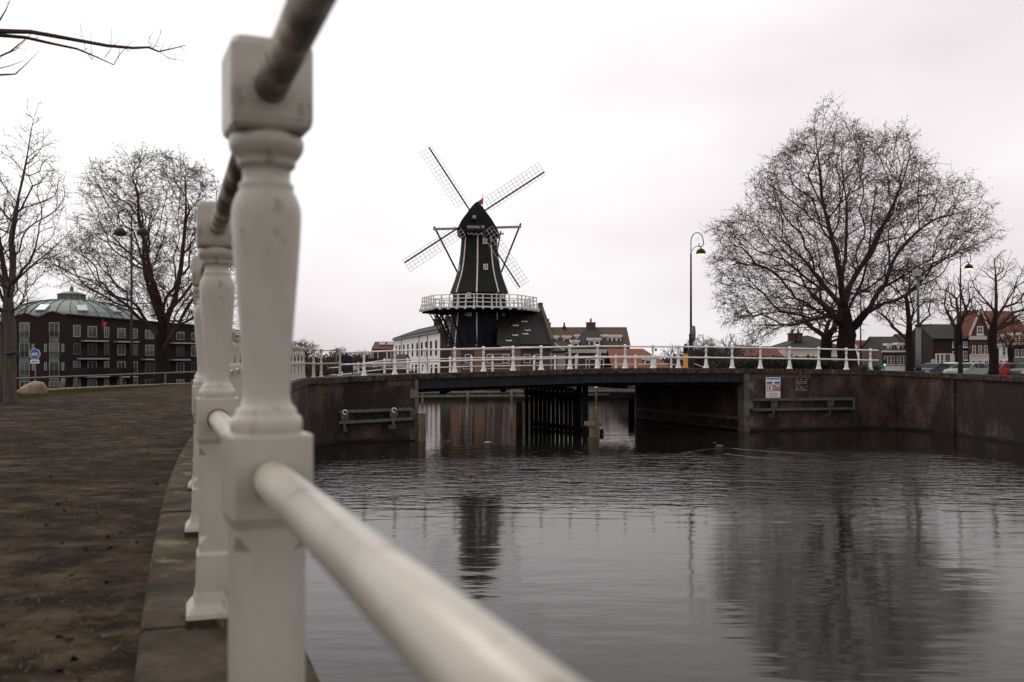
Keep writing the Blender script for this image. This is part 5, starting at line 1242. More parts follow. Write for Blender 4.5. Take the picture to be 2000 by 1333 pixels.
br([(-420, 180), (-200, 95), (-60, 62), (0, 60), (60, 64), (130, 74), (210, 91), (260, 93), (290, 94), (310, 100), (335, 97), (362, 89)], .020, .0025, tw=10, seed=2)
br([(-420, 180), (-200, 110), (-60, 72), (0, 68), (50, 75), (100, 84), (150, 97), (185, 109), (222, 127)], .018, .003, 6.05, tw=5, seed=3)
br([(222, 127), (232, 108), (245, 96), (258, 80)], .003, .0012, 6.4, 5, 4); br([(205, 112), (216, 96), (218, 56)], .0025, .001, 6.4, 2, 5)
br([(180, 117), (168, 100), (158, 58)], .0025, .001, 6.4, 2, 6); br([(182, 116), (178, 95), (177, 62)], .002, .001, 6.4, 1, 7)
br([(296, 97), (305, 85), (316, 60)], .0025, .001, 6.5, 3, 8); br([(296, 96), (290, 80), (293, 70)], .002, .001, 6.5, 2, 9)
br([(310, 100), (330, 114), (342, 118), (360, 119)], .002, .001, 6.5, 3, 10)
br([(-420, 180), (-150, 150), (-40, 130), (20, 100), (50, 78), (66, 62)], .012, .001, 6.05, 2, 11); br([(-150, 150), (-60, 130), (0, 112), (30, 97), (50, 80)], .008, .001, 6.05, 0, 12)
br([(-420, 180), (-120, 170), (0, 148), (30, 144), (50, 128), (77, 100)], .010, .001, 6.05, 0, 13); br([(-120, 170), (-30, 140), (20, 130), (54, 116)], .006, .001, 6.05, 0, 14)
br([(-420, 180), (-120, 100), (-30, 60), (0, 38), (12, 20), (20, 0)], .012, .0015, 6.05, 3, 15)
m.build('branches', twig, bt, uv=False)
M().tube([P(-420, 2300, 6.2), P(-425, 1200, 6.2), P(-420, 600, 6.2), P(-418, 160, 6.1), P(-380, -200, 6.1)], [.17, .14, .12, .10, .05], 12).build('trunk', bark_l, bt, uv=False)
# smaller bare trees on the right and behind the bridge
def small_tree(label, trunk, poly_, Y, n, rb, seed, D=.3, depth=3, name='street_tree', twigs=2, tl=.4, extra=(), leaf=0, group='bare trees along the streets'):
    at_ = crown_pts(poly_, Y, depth, n, seed)
    return tree(name, label, [pp(trunk, Y)]+[pp(e_, Y) for e_ in extra], at_, D, 4, D*1.45, seed, rb, .013, twigs, tl, leaf, .06, group=group, thr=rb*.5, tw_r=.009)
small_tree('bare tree with low wide limbs left of the big trunk', [(1612, 735), (1612, 690), (1613, 650), (1620, 620)], [(1540, 600), (1580, 560), (1650, 555), (1690, 590), (1680, 650), (1640, 665), (1570, 650)], 74, 450, .42, 21, .35, extra=[[(1612, 665), (1585, 640), (1560, 610)], [(1613, 660), (1640, 630), (1660, 600)]])
small_tree('slender bare tree between the big tree and the camera pole', [(1778, 735), (1778, 690), (1776, 640), (1770, 580)], [(1770, 500), (1820, 540), (1840, 600), (1820, 640), (1740, 650), (1700, 620), (1705, 560), (1730, 520)], 82, 520, .33, 22, .35, extra=[[(1778, 665), (1745, 640), (1715, 610)], [(1778, 660), (1800, 630), (1825, 610)]])
small_tree('bare street tree with strong straight trunk at the right edge', [(1940, 735), (1941, 690), (1944, 620), (1945, 560), (1942, 510)], [(1960, 485), (1990, 520), (2040, 560), (2070, 610), (2000, 640), (1960, 640), (1900, 630), (1880, 590), (1890, 540), (1920, 510)], 76, 620, .34, 23, .33, extra=[[(1943, 640), (1905, 600, -1), (1880, 570, -1)], [(1943, 635), (1960, 600), (1985, 560)], [(1944, 610), (1915, 560, 1), (1905, 530, 1)], [(1944, 650), (1990, 610, 1), (2040, 590, 1)]])
small_tree('faint bare tree directly behind the right lamp post', [(1872, 735), (1872, 690), (1871, 640), (1868, 590)], [(1865, 530), (1895, 560), (1900, 620), (1870, 640), (1840, 620), (1835, 570)], 92, 320, .36, 24, .35, extra=[[(1871, 650), (1850, 610)], [(1871, 640), (1888, 600)]])
small_tree('small dark tree near the dark fronted house at the right edge', [(1974, 735), (1974, 700), (1974, 670)], [(1975, 620), (2000, 640), (2005, 670), (1975, 685), (1950, 670), (1945, 640)], 88, 240, .22, 25, .3)
small_tree('bare tree left of the dark dome shaped crown, far behind the bridge', [(1310, 730), (1310, 705), (1308, 695)], [(1290, 680), (1310, 672), (1335, 680), (1335, 712), (1290, 715)], 120, 160, .25, 26, .45)
small_tree('rounded brown crown behind the yellow post', [(1372, 730), (1372, 705), (1372, 690)], [(1372, 655), (1392, 662), (1402, 680), (1400, 712), (1345, 712), (1340, 680), (1352, 662)], 90, 700, .28, 27, .25, twigs=4)
small_tree('pale bare tree right of the rounded brown crown', [(1418, 730), (1418, 705), (1420, 690)], [(1425, 650), (1450, 668), (1455, 700), (1400, 705), (1402, 668)], 100, 300, .25, 28, .3)
small_tree('distant bare tree beyond the curved left railing', [(600, 735), (600, 715), (600, 700)], [(590, 665), (615, 672), (628, 690), (620, 715), (575, 715), (565, 690), (572, 670)], 80, 420, .22, 29, .25, twigs=3)
small_tree('bare shrubby tree beside the dark notice board', [(700, 735), (700, 715), (702, 705)], [(690, 690), (712, 685), (725, 695), (722, 715), (685, 715)], 84, 260, .15, 30, .22, twigs=3)
small_tree('bare tree between the left railing posts in the distance', [(648, 735), (648, 712), (650, 700)], [(640, 690), (665, 678), (680, 690), (680, 715), (630, 715)], 95, 260, .16, 31, .25, twigs=3)
# low shrubs
def shrub(label, pa, pb, yt, yb, Y, n, seed, mat_=None, thick=1.5, L=.7):
    rg = random.Random(seed); m = M(); x0_, x1_ = wx(pa, Y), wx(pb, Y); z0_, z1_ = wz(yb, Y), wz(yt, Y)
    for i in range(n):
        x_ = rg.uniform(x0_, x1_); u = (x_-x0_)/(x1_-x0_); h = (z1_-z0_)*(.55+.45*math.sin(math.pi*u)**.5)*rg.uniform(.45, 1.05); yy = Y+rg.uniform(-thick, thick)
        b_ = Vector((x_+rg.gauss(0, .15), yy, z0_+h*rg.uniform(0, .75))); e_ = Vector((b_.x+rg.gauss(0, .3), b_.y+rg.gauss(0, .3), min(z0_+h, b_.z+rg.uniform(.15, L))))
        d_ = (e_-b_).normalized(); s_ = d_.cross(Vector((0, 1, .1))).normalized()*.014; m.add([b_-s_, b_+s_, b_+Vector((0, .02, 0)), e_], [(0, 1, 3), (1, 2, 3), (2, 0, 3)])
        for _ in range(2):
            q = b_.lerp(e_, rg.uniform(.3, 1)); a = Vector((rg.gauss(0, 1), rg.gauss(0, 1), rg.gauss(0, 1)))*.06; c_ = Vector((rg.gauss(0, 1), rg.gauss(0, 1), rg.gauss(0, 1)))*.05; m.add([q, q+a, q+a+c_, q+c_], [(0, 1, 2, 3)])
    return tag(m.build('shrub', mat_ or twig, uv=False, recalc=False), label, 'shrub')
hedge = mat('dull_foliage', (.05, .05, .025), (.03, .028, .018), rough=.9, scale=1)
brush = mat('brown_brush', (.075, .05, .035), (.045, .032, .024), rough=.9, scale=1)
shrub('long brown and green shrubs behind the right half of the bridge railing', 1400, 1640, 696, 724, 66, 5000, 41, hedge)
shrub('dense brown bush behind the lamp and yellow post', 1335, 1410, 672, 724, 80, 5000, 42, brush)
shrub('dark bush behind the curved end of the left railing', 604, 640, 700, 742, 70, 1800, 43, brush)
shrub('brown bush left of the dark notice board', 634, 668, 706, 742, 74, 1600, 44, brush)
shrub('low green hedge in front of the white garage', 690, 800, 716, 738, 88, 3000, 45, hedge)
shrub('weeds growing on the wall top beside the last railing post', 1676, 1712, 716, 724, 50.0, 300, 46, hedge, .15, .2)
# dry grass blades on the mud
rg = random.Random(77); m = M()
for i in range(9000):
    Y_ = 1.4+rg.random()**1.6*20; xr_ = along(landin, Y_); xl_ = max(grass_in(Y_), -.56*Y_-.3); x_ = rg.uniform(xl_, xr_-.02)
    if mn.noise(Vector((x_*1.1, Y_*1.1, 3))) < rg.uniform(-.15, .35): continue
    z_ = zmud(x_, Y_)+.004; a = rg.uniform(0, 6.28); L_ = rg.uniform(.01, .035); u = Vector((math.cos(a)*L_, math.sin(a)*L_, rg.uniform(.0, .012))); s_ = Vector((-math.sin(a), math.cos(a), 0))*.0012; c_ = Vector((x_, Y_, z_))
    m.add([c_-s_, c_+s_, c_+u+s_*.3, c_+u-s_*.3], [(0, 1, 2, 3)])
o = m.build('dry_grass', mat('straw', (.17, .13, .07), (.07, .07, .03), rough=.9, scale=8, spec=.1), uv=False, recalc=False); o['label'] = 'sparse dry grass blades on the mud'; o['category'] = 'grass'; o['kind'] = 'stuff'
rg = random.Random(78); m = M()
for i in range(16000):
    Y_ = 13+rg.random()*23; x0_ = along(kerb, Y_)+.15; x1_ = grass_in(Y_)+.25; x_ = rg.uniform(x0_, x1_); z_ = kz(Y_)-.01; h_ = rg.uniform(.02, .07); dx = rg.gauss(0, .02)
    m.add([(x_-.006, Y_, z_), (x_+.006, Y_, z_), (x_+dx, Y_+rg.gauss(0, .02), z_+h_)], [(0, 1, 2)])
o = m.build('grass_blades', mat('grass_green', (.045, .062, .018), (.07, .06, .028), rough=1, scale=2, spec=.05), uv=False, recalc=False); o['label'] = 'short grass growing along the kerb'; o['category'] = 'grass'; o['kind'] = 'stuff'
# distant bare woods along the horizon
def woods(pa, pb, Y, n, seed, label, ya=690, yb=712):
    rg = random.Random(seed); m = M()
    for i in range(n):
        px = rg.uniform(pa, pb); top = ya+(yb-ya)*.55*(.5+.5*mn.noise(Vector((px*.022, seed, 0)))*1.6)
        x_ = wx(px, Y); z0_ = .5; z1_ = wz(top, Y)*rg.uniform(.55, 1.0); yy = Y+rg.uniform(-8, 8); b_ = Vector((x_, yy, z0_+(z1_-z0_)*rg.uniform(0, .8))); e_ = b_+Vector((rg.gauss(0, .7), rg.gauss(0, .5), rg.uniform(.6, 2.2)))
        if e_.z > z1_+.4: e_.z = z1_+.4
        s_ = Vector((.05, 0, 0)); m.add([b_-s_, b_+s_, e_+s_*.3, b_+Vector((0, .06, 0))], [(0, 1, 2), (1, 3, 2), (3, 0, 2)])
        for _ in range(2):
            q = b_.lerp(e_, rg.uniform(.2, 1)); a_ = Vector((rg.gauss(0, 1), rg.gauss(0, .4), rg.gauss(0, 1)))*.22; c_ = Vector((rg.gauss(0, 1), rg.gauss(0, .4), rg.gauss(0, 1)))*.2; m.add([q, q+a_, q+a_+c_, q+c_], [(0, 1, 2, 3)])
    o = m.build('distant_woods', brush, uv=False, recalc=False); o['label'] = label; o['category'] = 'woods'; o['kind'] = 'stuff'
woods(520, 780, 190, 9000, 51, 'bare brown woods on the horizon left of the windmill', 688, 712)
woods(1290, 1760, 210, 12000, 52, 'bare brown woods on the horizon behind the big tree', 690, 712)
# ------------------------------------------------------------------ street lamps
lamp_glow = mat('lamp_glow', (.9, .75, .5), rough=.4, emit=((1.0, .72, .42), 1.6))
def lamp(px, ybase, ytop, Y, label, side=1, z0=None, hooks=(1,), lit=True, group='tall lamp posts with curled necks', headr=.26, rm=.05):
    x_ = wx(px, Y); z0 = wz(ybase, Y) if z0 is None else z0; zt_ = wz(ytop, Y); t = thing('street_lamp', label, 'street lamp', (x_, Y, z0), 0, group)
    M().lathe([(.17, z0), (.17, z0+.55), (.19, z0+.6), (.15, z0+.66), (.11, z0+.9), (.105, z0+1.7), (.12, z0+1.75), (.07, z0+1.85)], (x_, Y, 0), 12, sm=False).build('base', black_iron, t)
    hb = zt_-1.15
    M().tube([(x_, Y, z0+1.8), (x_, Y, z0+3.6), (x_, Y, hb)], [.062, .055, .045], 10).build('mast', black_iron, t)
    for sx in hooks:
        m = M(); pts_ = [(x_, Y, hb)]; r_ = .33
        for k in range(13):
            a = math.pi*k/12*1.02; pts_.append((x_+sx*(r_-r_*math.cos(a)), Y, hb+.62+.48*math.sin(a)))
        pts_ += [(x_+sx*(2*r_+.01), Y, hb+.48), (x_+sx*(2*r_-.07), Y, hb+.38), (x_+sx*(2*r_-.18), Y, hb+.36), (x_+sx*(2*r_-.26), Y, hb+.45), (x_+sx*(2*r_-.22), Y, hb+.54)]
        m.tube(pts_, .026, 6)
        m.tube([(x_, Y, hb+.05), (x_+sx*.12, Y, hb+.25), (x_+sx*.3, Y, hb+.37), (x_+sx*(2*r_-.2), Y, hb+.36)], .018, 5); m.build('curled_neck', black_iron, t)
        hx = x_+sx*(2*r_-.13); hz = hb+.02; m = M()
        m.tube([(hx, Y, hz+.36), (hx, Y, hz+.2)], .03, 6)
        m.lathe([(headr, hz-.06), (headr*1.0, hz), (headr*.9, hz+.10), (headr*.62, hz+.19), (headr*.2, hz+.235), (.04, hz+.26)], (hx, Y, 0), 16); hd = m.build('lamp_shade', black_iron, t)
        m = M(); m.lathe([(headr*.25, hz-.15), (headr*.7, hz-.12), (headr*.9, hz-.07), (headr*.9, hz-.063)], (hx, Y, 0), 16); m.build('lamp_glass', lamp_glow if lit else glass_l, hd)
    return t
t = lamp(1349.5, 719, 453, 53, 'tall black lamp post with curled neck standing on the bridge beside the yellow post')
M().lathe([(.05, -.42), (.13, -.36), (.15, 0), (.13, .36), (.05, .42)], (wx(1353.5, 53), 53.0, wz(652, 53)), 10).build('side_plate', grey_pole, t)
lamp(1876, 732, 489, 64, 'black lamp post with glowing lamp rising beside the parked cars at the right')
lamp(1681, 730, 545, 84, 'slim black lamp post with lit lamp seen through the right side of the big tree')
lamp(257, 800, 408, 46, 'double headed black lamp post in front of the apartment block', z0=.42, hooks=(-1, 1), lit=False, headr=.28, group=None)
# camera pole
Yc = 54; x_ = wx(1793.5, Yc); t = thing('camera_pole', 'grey green pole with a box and small camera on top', 'camera pole', (x_, Yc, 1.75))
M().tube([(x_, Yc, 1.75), (x_, Yc, wz(638, Yc))], .14, 12).build('lower_pole', grey_pole, t); M().tube([(x_, Yc, wz(638, Yc)), (x_, Yc, wz(634, Yc))], .19, 12).build('collar', black_iron, t)
M().tube([(x_, Yc, wz(634, Yc)), (x_-.02, Yc, wz(528, Yc))], .075, 10).build('upper_pole', grey_pole, t)
M().box(x_-.28, x_+.06, Yc-.25, Yc+.1, wz(540, Yc), wz(527, Yc)).build('box', beam_p, t); M().tube([(x_+.05, Yc-.1, wz(545, Yc)), (x_+.24, Yc-.25, wz(545, Yc))], .10, 8).build('camera', beam_p, t)
M().tube([(x_, Yc, wz(724, Yc)), (x_, Yc, wz(716, Yc))], .17, 12).build('collar', black_iron, t)
# yellow bollard post on the bridge
Yy = 50.5; x_ = wx(1339, Yy); t = thing('beacon_post', 'bright yellow post with dark lantern head beside the bridge lamp', 'post', (x_, Yy, wz(722, Yy)))
M().box(x_-.10, x_+.10, Yy-.1, Yy+.1, wz(722, Yy), wz(691.5, Yy)).build('post', yellow, t)
m = M(); m.lathe([(.05, wz(691.5, Yy)), (.05, wz(688, Yy)), (.12, wz(686, Yy)), (.13, wz(677, Yy)), (.08, wz(674, Yy)), (.05, wz(672, Yy))], (x_, Yy, 0), 12); m.build('lantern', black_iron, t)
# dark notice board behind the left railing
Yn = 53; t = thing('notice_board', 'tall plain dark board on a thin post behind the left railing', 'notice board', (wx(688, Yn), Yn, 2.2))
M().tube([(wx(688.5, Yn), Yn, 2.2), (wx(688.5, Yn), Yn, wz(708, Yn))], .03, 6).build('pole', black_iron, t); M().box(wx(666.5, Yn), wx(688, Yn), Yn-.04, Yn+.04, wz(726.5, Yn), wz(695.5, Yn)).build('board', steel_blue, t)
# thin street mast behind left rail
t = thing('street_mast', 'thin grey mast with flat head far behind the left railing', 'mast', tuple(P(657, 735, 90))); M().tube([P(657, 735, 90), P(657, 683, 90)], .06, 6).build('pole', grey_pole, t); M().box(wx(655, 90), wx(660, 90), 89.8, 90.2, wz(683.5, 90), wz(681.5, 90)).build('head', black_iron, t)
# ------------------------------------------------------------------ signs
def text_mesh(s, size, loc, name, material, parent, rd=Vector((1, 0, 0))):
    c = bpy.data.curves.new(name, 'FONT'); c.body = s; c.size = size; c.align_x = 'CENTER'; c.align_y = 'CENTER'; c.extrude = .003; c.offset = size*.012
    o = bpy.data.objects.new(name, c); col.objects.link(o); me = bpy.data.meshes.new_from_object(o); bpy.data.objects.remove(o); bpy.data.curves.remove(c)
    me.materials.clear(); me.materials.append(material); ob = bpy.data.objects.new(name, me); col.objects.link(ob); ob.parent = parent; ROOT[ob.name] = ROOT[parent.name]
    ob.location = Vector(loc)-Vector(ROOT[parent.name]); ob.rotation_euler = (R(90), 0, math.atan2(rd.y, rd.x)); return ob
sign_w = mat('sign_white', (.74, .73, .70), (.66, .65, .62), rough=.4); sign_b = mat('sign_blue', (.02, .14, .30), (.02, .12, .26), rough=.4); sign_r = mat('sign_red', (.50, .035, .03), (.42, .03, .03), rough=.4); ink = mat('sign_black', (.012, .012, .012), rough=.5)
blue2 = mat('road_sign_blue', (.015, .10, .33), (.015, .09, .28), rough=.35); ink_grey = mat('sign_grey_print', (.30, .29, .28), rough=.5)
c0, _, _ = wallframe(1506, 0, .16); Yw = c0.y
sg = thing('canal_sign', 'tall white canal sign with blue bands and a 6 on the dark brick wall', 'sign', (c0.x, c0.y, wz(777, Yw)))
def spanel(px0, px1, y0_, y1_, material, name, lift, m=None):
    a = onl(px0, LA, LB)+NN*(.16+lift); b = onl(px1, LA, LB)+NN*(.16+lift); z0_, z1_ = wz(y1_, Yw), wz(y0_, Yw)
    mm = m or M(); c = (a+b)/2; mm.obox((c.x, c.y, (z0_+z1_)/2), (b-a)/2, NN*.004, UPZ*(z1_-z0_)/2)
    return mm if m is not None else mm.build(name, material, sg)
spanel(1492, 1520.2, 737.3, 777.5, sign_w, 'panel', 0)
m = M(); spanel(1493.7, 1518.8, 738.9, 741.4, None, '', .010, m); spanel(1493.7, 1504.3, 745.9, 750.1, None, '', .010, m); spanel(1508.6, 1518.8, 745.9, 750.1, None, '', .010, m); m.build('blue_bands', sign_b, sg)
m = M()
for a_, b_ in ((1493.6, 1505.9), (1506.9, 1519.4)):
    spanel(a_, b_, 751.6, 752.9, None, '', .010, m); spanel(a_, b_, 763.2, 764.5, None, '', .010, m); spanel(a_, a_+1.3, 752.9, 763.2, None, '', .010, m); spanel(b_-1.3, b_, 752.9, 763.2, None, '', .010, m)
a = onl(1508, LA, LB)+NN*.174; b = onl(1518.6, LA, LB)+NN*.174; m.bar((a.x, a.y, wz(753, Yw)), (b.x, b.y, wz(763, Yw)), .012, .022)
m.build('red_borders', sign_r, sg)
c = onl(1499.6, LA, LB)+NN*.172; text_mesh('6', .27, (c.x, c.y, wz(758, Yw)), 'number', ink, sg, D_)
m = M()
for k in range(2):
    q = [onl(1508.6+i*1.6, LA, LB)+NN*.180+UPZ*(wz(756.3+k*4.2+(-1.5, 1.2, -.6, 1.4, -.8, 1.1, 1.1)[i]*(1 if i < 6 else 1)*.8, Yw)) for i in range(7)]
    for a, b in zip(q[:-1], q[1:]): m.bar(a, b, .008, .03)
m.build('wave_symbol', ink, sg)
m = M()
for i, (y_, a_, b_) in enumerate(((767.3, 1502, 1505.5), (767.3, 1507.5, 1511), (769.6, 1494.5, 1505.5), (769.6, 1507, 1518), (772, 1496, 1498.5), (772, 1500, 1516), (773.8, 1499, 1514), (775.6, 1494.5, 1517.5))):
    spanel(a_, b_, y_-(.62 if i in (2, 3) else .35), y_+(.62 if i in (2, 3) else .35), None, '', .009, m)
m.build('small_print', ink_grey, sg)
# notice on the post
Yp = 48.4-.2; nt_ = thing('post_notice', 'small blue and white notice fixed to the wooden post at the right abutment', 'sign', tuple(P(1475.5, 820, Yp)))
def bq(px0, px1, y0_, y1_, Y, material, name, par): return M().box(wx(px0, Y), wx(px1, Y), Y-.006, Y, wz(y1_, Y), wz(y0_, Y)).build(name, material, par)
bq(1468.8, 1482.5, 798.5, 819, Yp, sign_w, 'panel', nt_); bq(1469.8, 1481.6, 799.5, 805, Yp-.008, blue2, 'blue_header', nt_); bq(1474.6, 1480.5, 801.2, 803.2, Yp-.016, sign_w, 'header_print', nt_)
m = M(); rg = random.Random(2)
for r_ in range(4):
    for k in range(3): 
        xx = 1470.6+k*3.7; m.box(wx(xx, Yp), wx(xx+rg.uniform(1, 2.8), Yp), Yp-.011, Yp-.007, wz(808.3+r_*2.9, Yp), wz(807+r_*2.9, Yp))
m.build('small_print', ink_grey, nt_)
# bicycle sign
Ys_ = 33; sc_ = Ys_/F; cx_, cz_ = wx(68.7, Ys_), wz(692, Ys_)
bs = thing('cycle_path_sign', 'round blue sign with white bicycle above a white arrow plate on a thin pole', 'road sign', (cx_, Ys_, .42))
M().tube([(cx_, Ys_+.02, .42), (cx_, Ys_+.02, wz(684, Ys_))], .022, 8).build('pole', galv, bs)
def disc(r_, y0_, y1_, material, name): 
    m = M(); m.tube([(cx_, y0_, cz_), (cx_, y1_, cz_)], r_, 40, sm=False); return m.build(name, material, bs)
disc(10.7*sc_, Ys_-.03, Ys_-.018, sign_w, 'rim'); disc(9.7*sc_, Ys_-.036, Ys_-.0305, blue2, 'disc')
m = M(); yb = Ys_-.040
def bp(u, v): return Vector((cx_+u*sc_, yb, cz_-v*sc_))
for s_ in (-4.6, 4.6):
    m.tube([bp(s_+2.5*math.cos(k*math.pi/8), 1.6+2.5*math.sin(k*math.pi/8)) for k in range(17)], .008, 5)
for a, b in (((-4.6, 1.6), (-2.2, -1.4)), ((-2.2, -1.4), (2.9, -1.4)), ((-2.2, -1.6), (0.2, 1.8)), ((.2, 1.8), (2.9, -1.4)), ((-4.6, 1.6), (.2, 1.8)), ((4.6, 1.6), (2.6, -3)), ((2.6, -3), (4.2, -3.2)), ((-2.2, -1.4), (-2.6, -2.8)), ((-3.8, -2.8), (-1.5, -2.8))):
    m.bar(bp(*a), bp(*b), .008, .016)
m.build('bicycle_symbol', sign_w, bs)
M().box(cx_-8.8*sc_, cx_+8.8*sc_, Ys_-.03, Ys_-.02, wz(710.3, Ys_), wz(702.8, Ys_)).build('arrow_plate', sign_w, bs)
m = M(); m.bar((cx_-4*sc_, yb+.004, wz(706.6, Ys_)), (cx_+6.5*sc_, yb+.004, wz(706.3, Ys_)), .01, .022)
m.prism([(cx_-6.8*sc_, yb+.004, wz(706.6, Ys_)), (cx_-3.8*sc_, yb+.004, wz(704.9, Ys_)), (cx_-3.8*sc_, yb+.004, wz(708.2, Ys_))], (0, .006, 0)); m.build('arrow', ink, bs)
# ------------------------------------------------------------------ low rail, boulder and bits on the left bank
lr = thing('guard_rail', 'low thin metal rail on short posts running along the kerb', 'rail', tuple(kp[5]))
def kpt(px):
    best = None
    for a, b in zip(kp[:-1], kp[1:]):
        v = onl(px, a, b)
        if min(a.y, b.y)-.01 <= v.y <= max(a.y, b.y)+.01 and abs(b.x-a.x)+abs(b.y-a.y) > .1: best = v
    return best
rp_ = []
for px, y in ((-60, 744), (30, 740), (100, 737.3), (150, 735.6), (238, 732), (324, 729), (383, 726.5), (430, 725)):
    v = kpt(px)
    if v is None: continue
    rp_.append((px, Vector((v.x, v.y-.05, wz(y, v.y)))))
M().tube([v for _, v in rp_], .022, 8).build('rail', galv, lr)
for px, v in rp_:
    if px in (-60, 30, 150, 238, 324, 430): M().box(v.x-.03, v.x+.03, v.y-.02, v.y+.02, 2.45, v.z-.01).build('post', galv, lr)
Ybo = 22.6; bx_, bz_ = wx(64.5, Ybo), wz(771, Ybo); m = M(); rg = random.Random(8); nu, nv_ = 40, 22; sx, sy, sz = .325, .24, .255; vs = []
from mathutils import noise as mn
for j in range(nv_+1):
    for i in range(nu):
        th_ = math.pi*j/nv_; ph = 2*math.pi*i/nu; v = Vector((math.sin(th_)*math.cos(ph), math.sin(th_)*math.sin(ph), math.cos(th_)))
        k_ = 1+.10*mn.noise(v*1.6)+.035*mn.noise(v*5)
        x_, y_, z_ = v.x*sx*k_, v.y*sy*k_, v.z*sz*k_*(1-.28*max(0, -v.x))
        z_ = max(z_, -.06)+.05; x_ += .04*(z_/sz); vs.append((bx_+x_, Ybo+y_, bz_+z_))
fs = [(j*nu+i, (j+1)*nu+i, (j+1)*nu+(i+1) % nu, j*nu+(i+1) % nu) for j in range(nv_) for i in range(nu)]; m.add(vs, fs, sm=True)
bo = thing('boulder', 'rounded tan boulder with a small plaque on the grass strip', 'boulder', (bx_, Ybo, bz_)); m.build('stone', boulder_m, bo, uv=False)
M().obox((wx(85.8, Ybo-.12), Ybo-.185, wz(756.5, Ybo)), Vector((.042, .018, -.012)), Vector((.004, -.008, 0)), Vector((-.012, .012, .032))).build('plaque', mat('bronze', (.10, .075, .05), rough=.5), bo)
lp = M().tube([P(119, 775, 36), P(124, 740, 36)], [.06, .075], 7).build('leaning_post', wood); tag(lp, 'short leaning wooden stump behind the low rail', 'post')
rf_ = M(); c = P(205, 633, 88); rf_.prism([c+Vector(q) for q in ((-.14, 0, -.25), (.04, 0, -.28), (.14, 0, .05), (.08, 0, .22), (-.12, 0, .14))], (0, .04, 0)); rf_.tube([c+Vector((-.22, .02, -.7)), c+Vector((-.2, .02, .4))], .02, 5)
tag(rf_.build('flag', redcloth), 'tiny red flag hanging at an apartment balcony', 'flag')
# dead leaves and litter on the mud
rg = random.Random(31); m = M()
for i in range(1500):
    Y_ = 1.4+rg.random()**1.8*26; xr_ = along(landin, Y_); xl_ = max(grass_in(Y_), xr_-3.4-Y_*.5); x_ = rg.uniform(xl_, xr_); z_ = zmud(x_, Y_)+.012+rg.random()*.006; a = rg.uniform(0, 6.28); s_ = rg.uniform(.003, .011); l_ = s_*rg.uniform(.25, .9)
    u = Vector((math.cos(a), math.sin(a), rg.uniform(-.3, .3)))*s_; v = Vector((-math.sin(a), math.cos(a), rg.uniform(-.4, .4)))*l_; c = Vector((x_, Y_, z_+.01)); m.add([c-u, c+v, c+u+UPZ*.003, c-v], [(0, 1, 2, 3)], mi=0 if rg.random() < .95 else 1)
o = m.build('fallen_leaves', [leafm, mat('pale_litter', (.55, .5, .42), rough=.8)], uv=False, recalc=False); o['label'] = 'dead leaves scattered on the mud'; o['category'] = 'leaves'; o['kind'] = 'stuff'
m = M()   # mud clods
for i in range(900):
    Y_ = 1.3+rg.random()**2*15; xr_ = along(landin, Y_); x_ = rg.uniform(xr_-2.6-Y_*.45, xr_-.0); 
    if x_ < grass_in(Y_): continue
    z_ = zmud(x_, Y_)+rg.uniform(-.004, .006); s_ = rg.uniform(.006, .022); vs = [Vector((x_, Y_, z_))+Vector((rg.uniform(-1, 1), rg.uniform(-1, 1), rg.uniform(-.2, .8))).normalized()*s_*rg.uniform(.6, 1) for _ in range(6)]
    m.add(vs, [(0, 1, 2), (0, 2, 3), (0, 3, 4), (0, 4, 5), (0, 5, 1), (1, 2, 3), (3, 4, 5), (1, 3, 5)], sm=True)
o = m.build('mud_clods', mud, uv=False, recalc=False); o['label'] = 'small clods of trodden mud'; o['category'] = 'mud'; o['kind'] = 'stuff'
# ------------------------------------------------------------------ ducks on the water
def duck(px, py, label, c1, s_=1.0, flip=1):
    Y_ = W*F/(py-707); x_ = wx(px, Y_); m = M(); vs = []; nu, nv_ = 14, 10
    for j in range(nv_+1):
        for i in range(nu):
            u = j/nv_; th_ = math.pi*u; r_ = math.sin(th_)**.8; a = 2*math.pi*i/nu
            vs.append((x_+flip*(-.22+.44*u)*s_, Y_+r_*.09*math.cos(a)*s_, .05*s_+r_*.075*math.sin(a)*s_+.05*max(0, .35-u)*s_))
    m.add(vs, [(j*nu+i, j*nu+(i+1) % nu, (j+1)*nu+(i+1) % nu, (j+1)*nu+i) for j in range(nv_) for i in range(nu)], sm=True)
    b_ = m.build('duck', c1, uv=False); tag(b_, label, 'duck')
    h = M(); h.tube([(x_+flip*.13*s_, Y_, .08*s_), (x_+flip*.18*s_, Y_, .17*s_), (x_+flip*.21*s_, Y_, .22*s_), (x_+flip*.25*s_, Y_, .215*s_)], [.04*s_, .03*s_, .045*s_, .03*s_], 8); h.build('head', mat('duck_head', (.05, .045, .035)) if 'duck_head' not in MATS else MATS['duck_head'], b_)
    M().tube([(x_+flip*.26*s_, Y_, .21*s_), (x_+flip*.315*s_, Y_, .20*s_)], [.018*s_, .012*s_], 6).build('beak', wood, b_)
duck(952, 867, 'small duck with pale body swimming in front of the black piles', mat('duck_grey', (.35, .32, .29), (.12, .09, .07), scale=8), .8, -1)
duck(1405, 874, 'brown duck swimming below the right abutment', mat('duck_brown', (.13, .07, .045), (.07, .04, .03), scale=12), .8, -1)
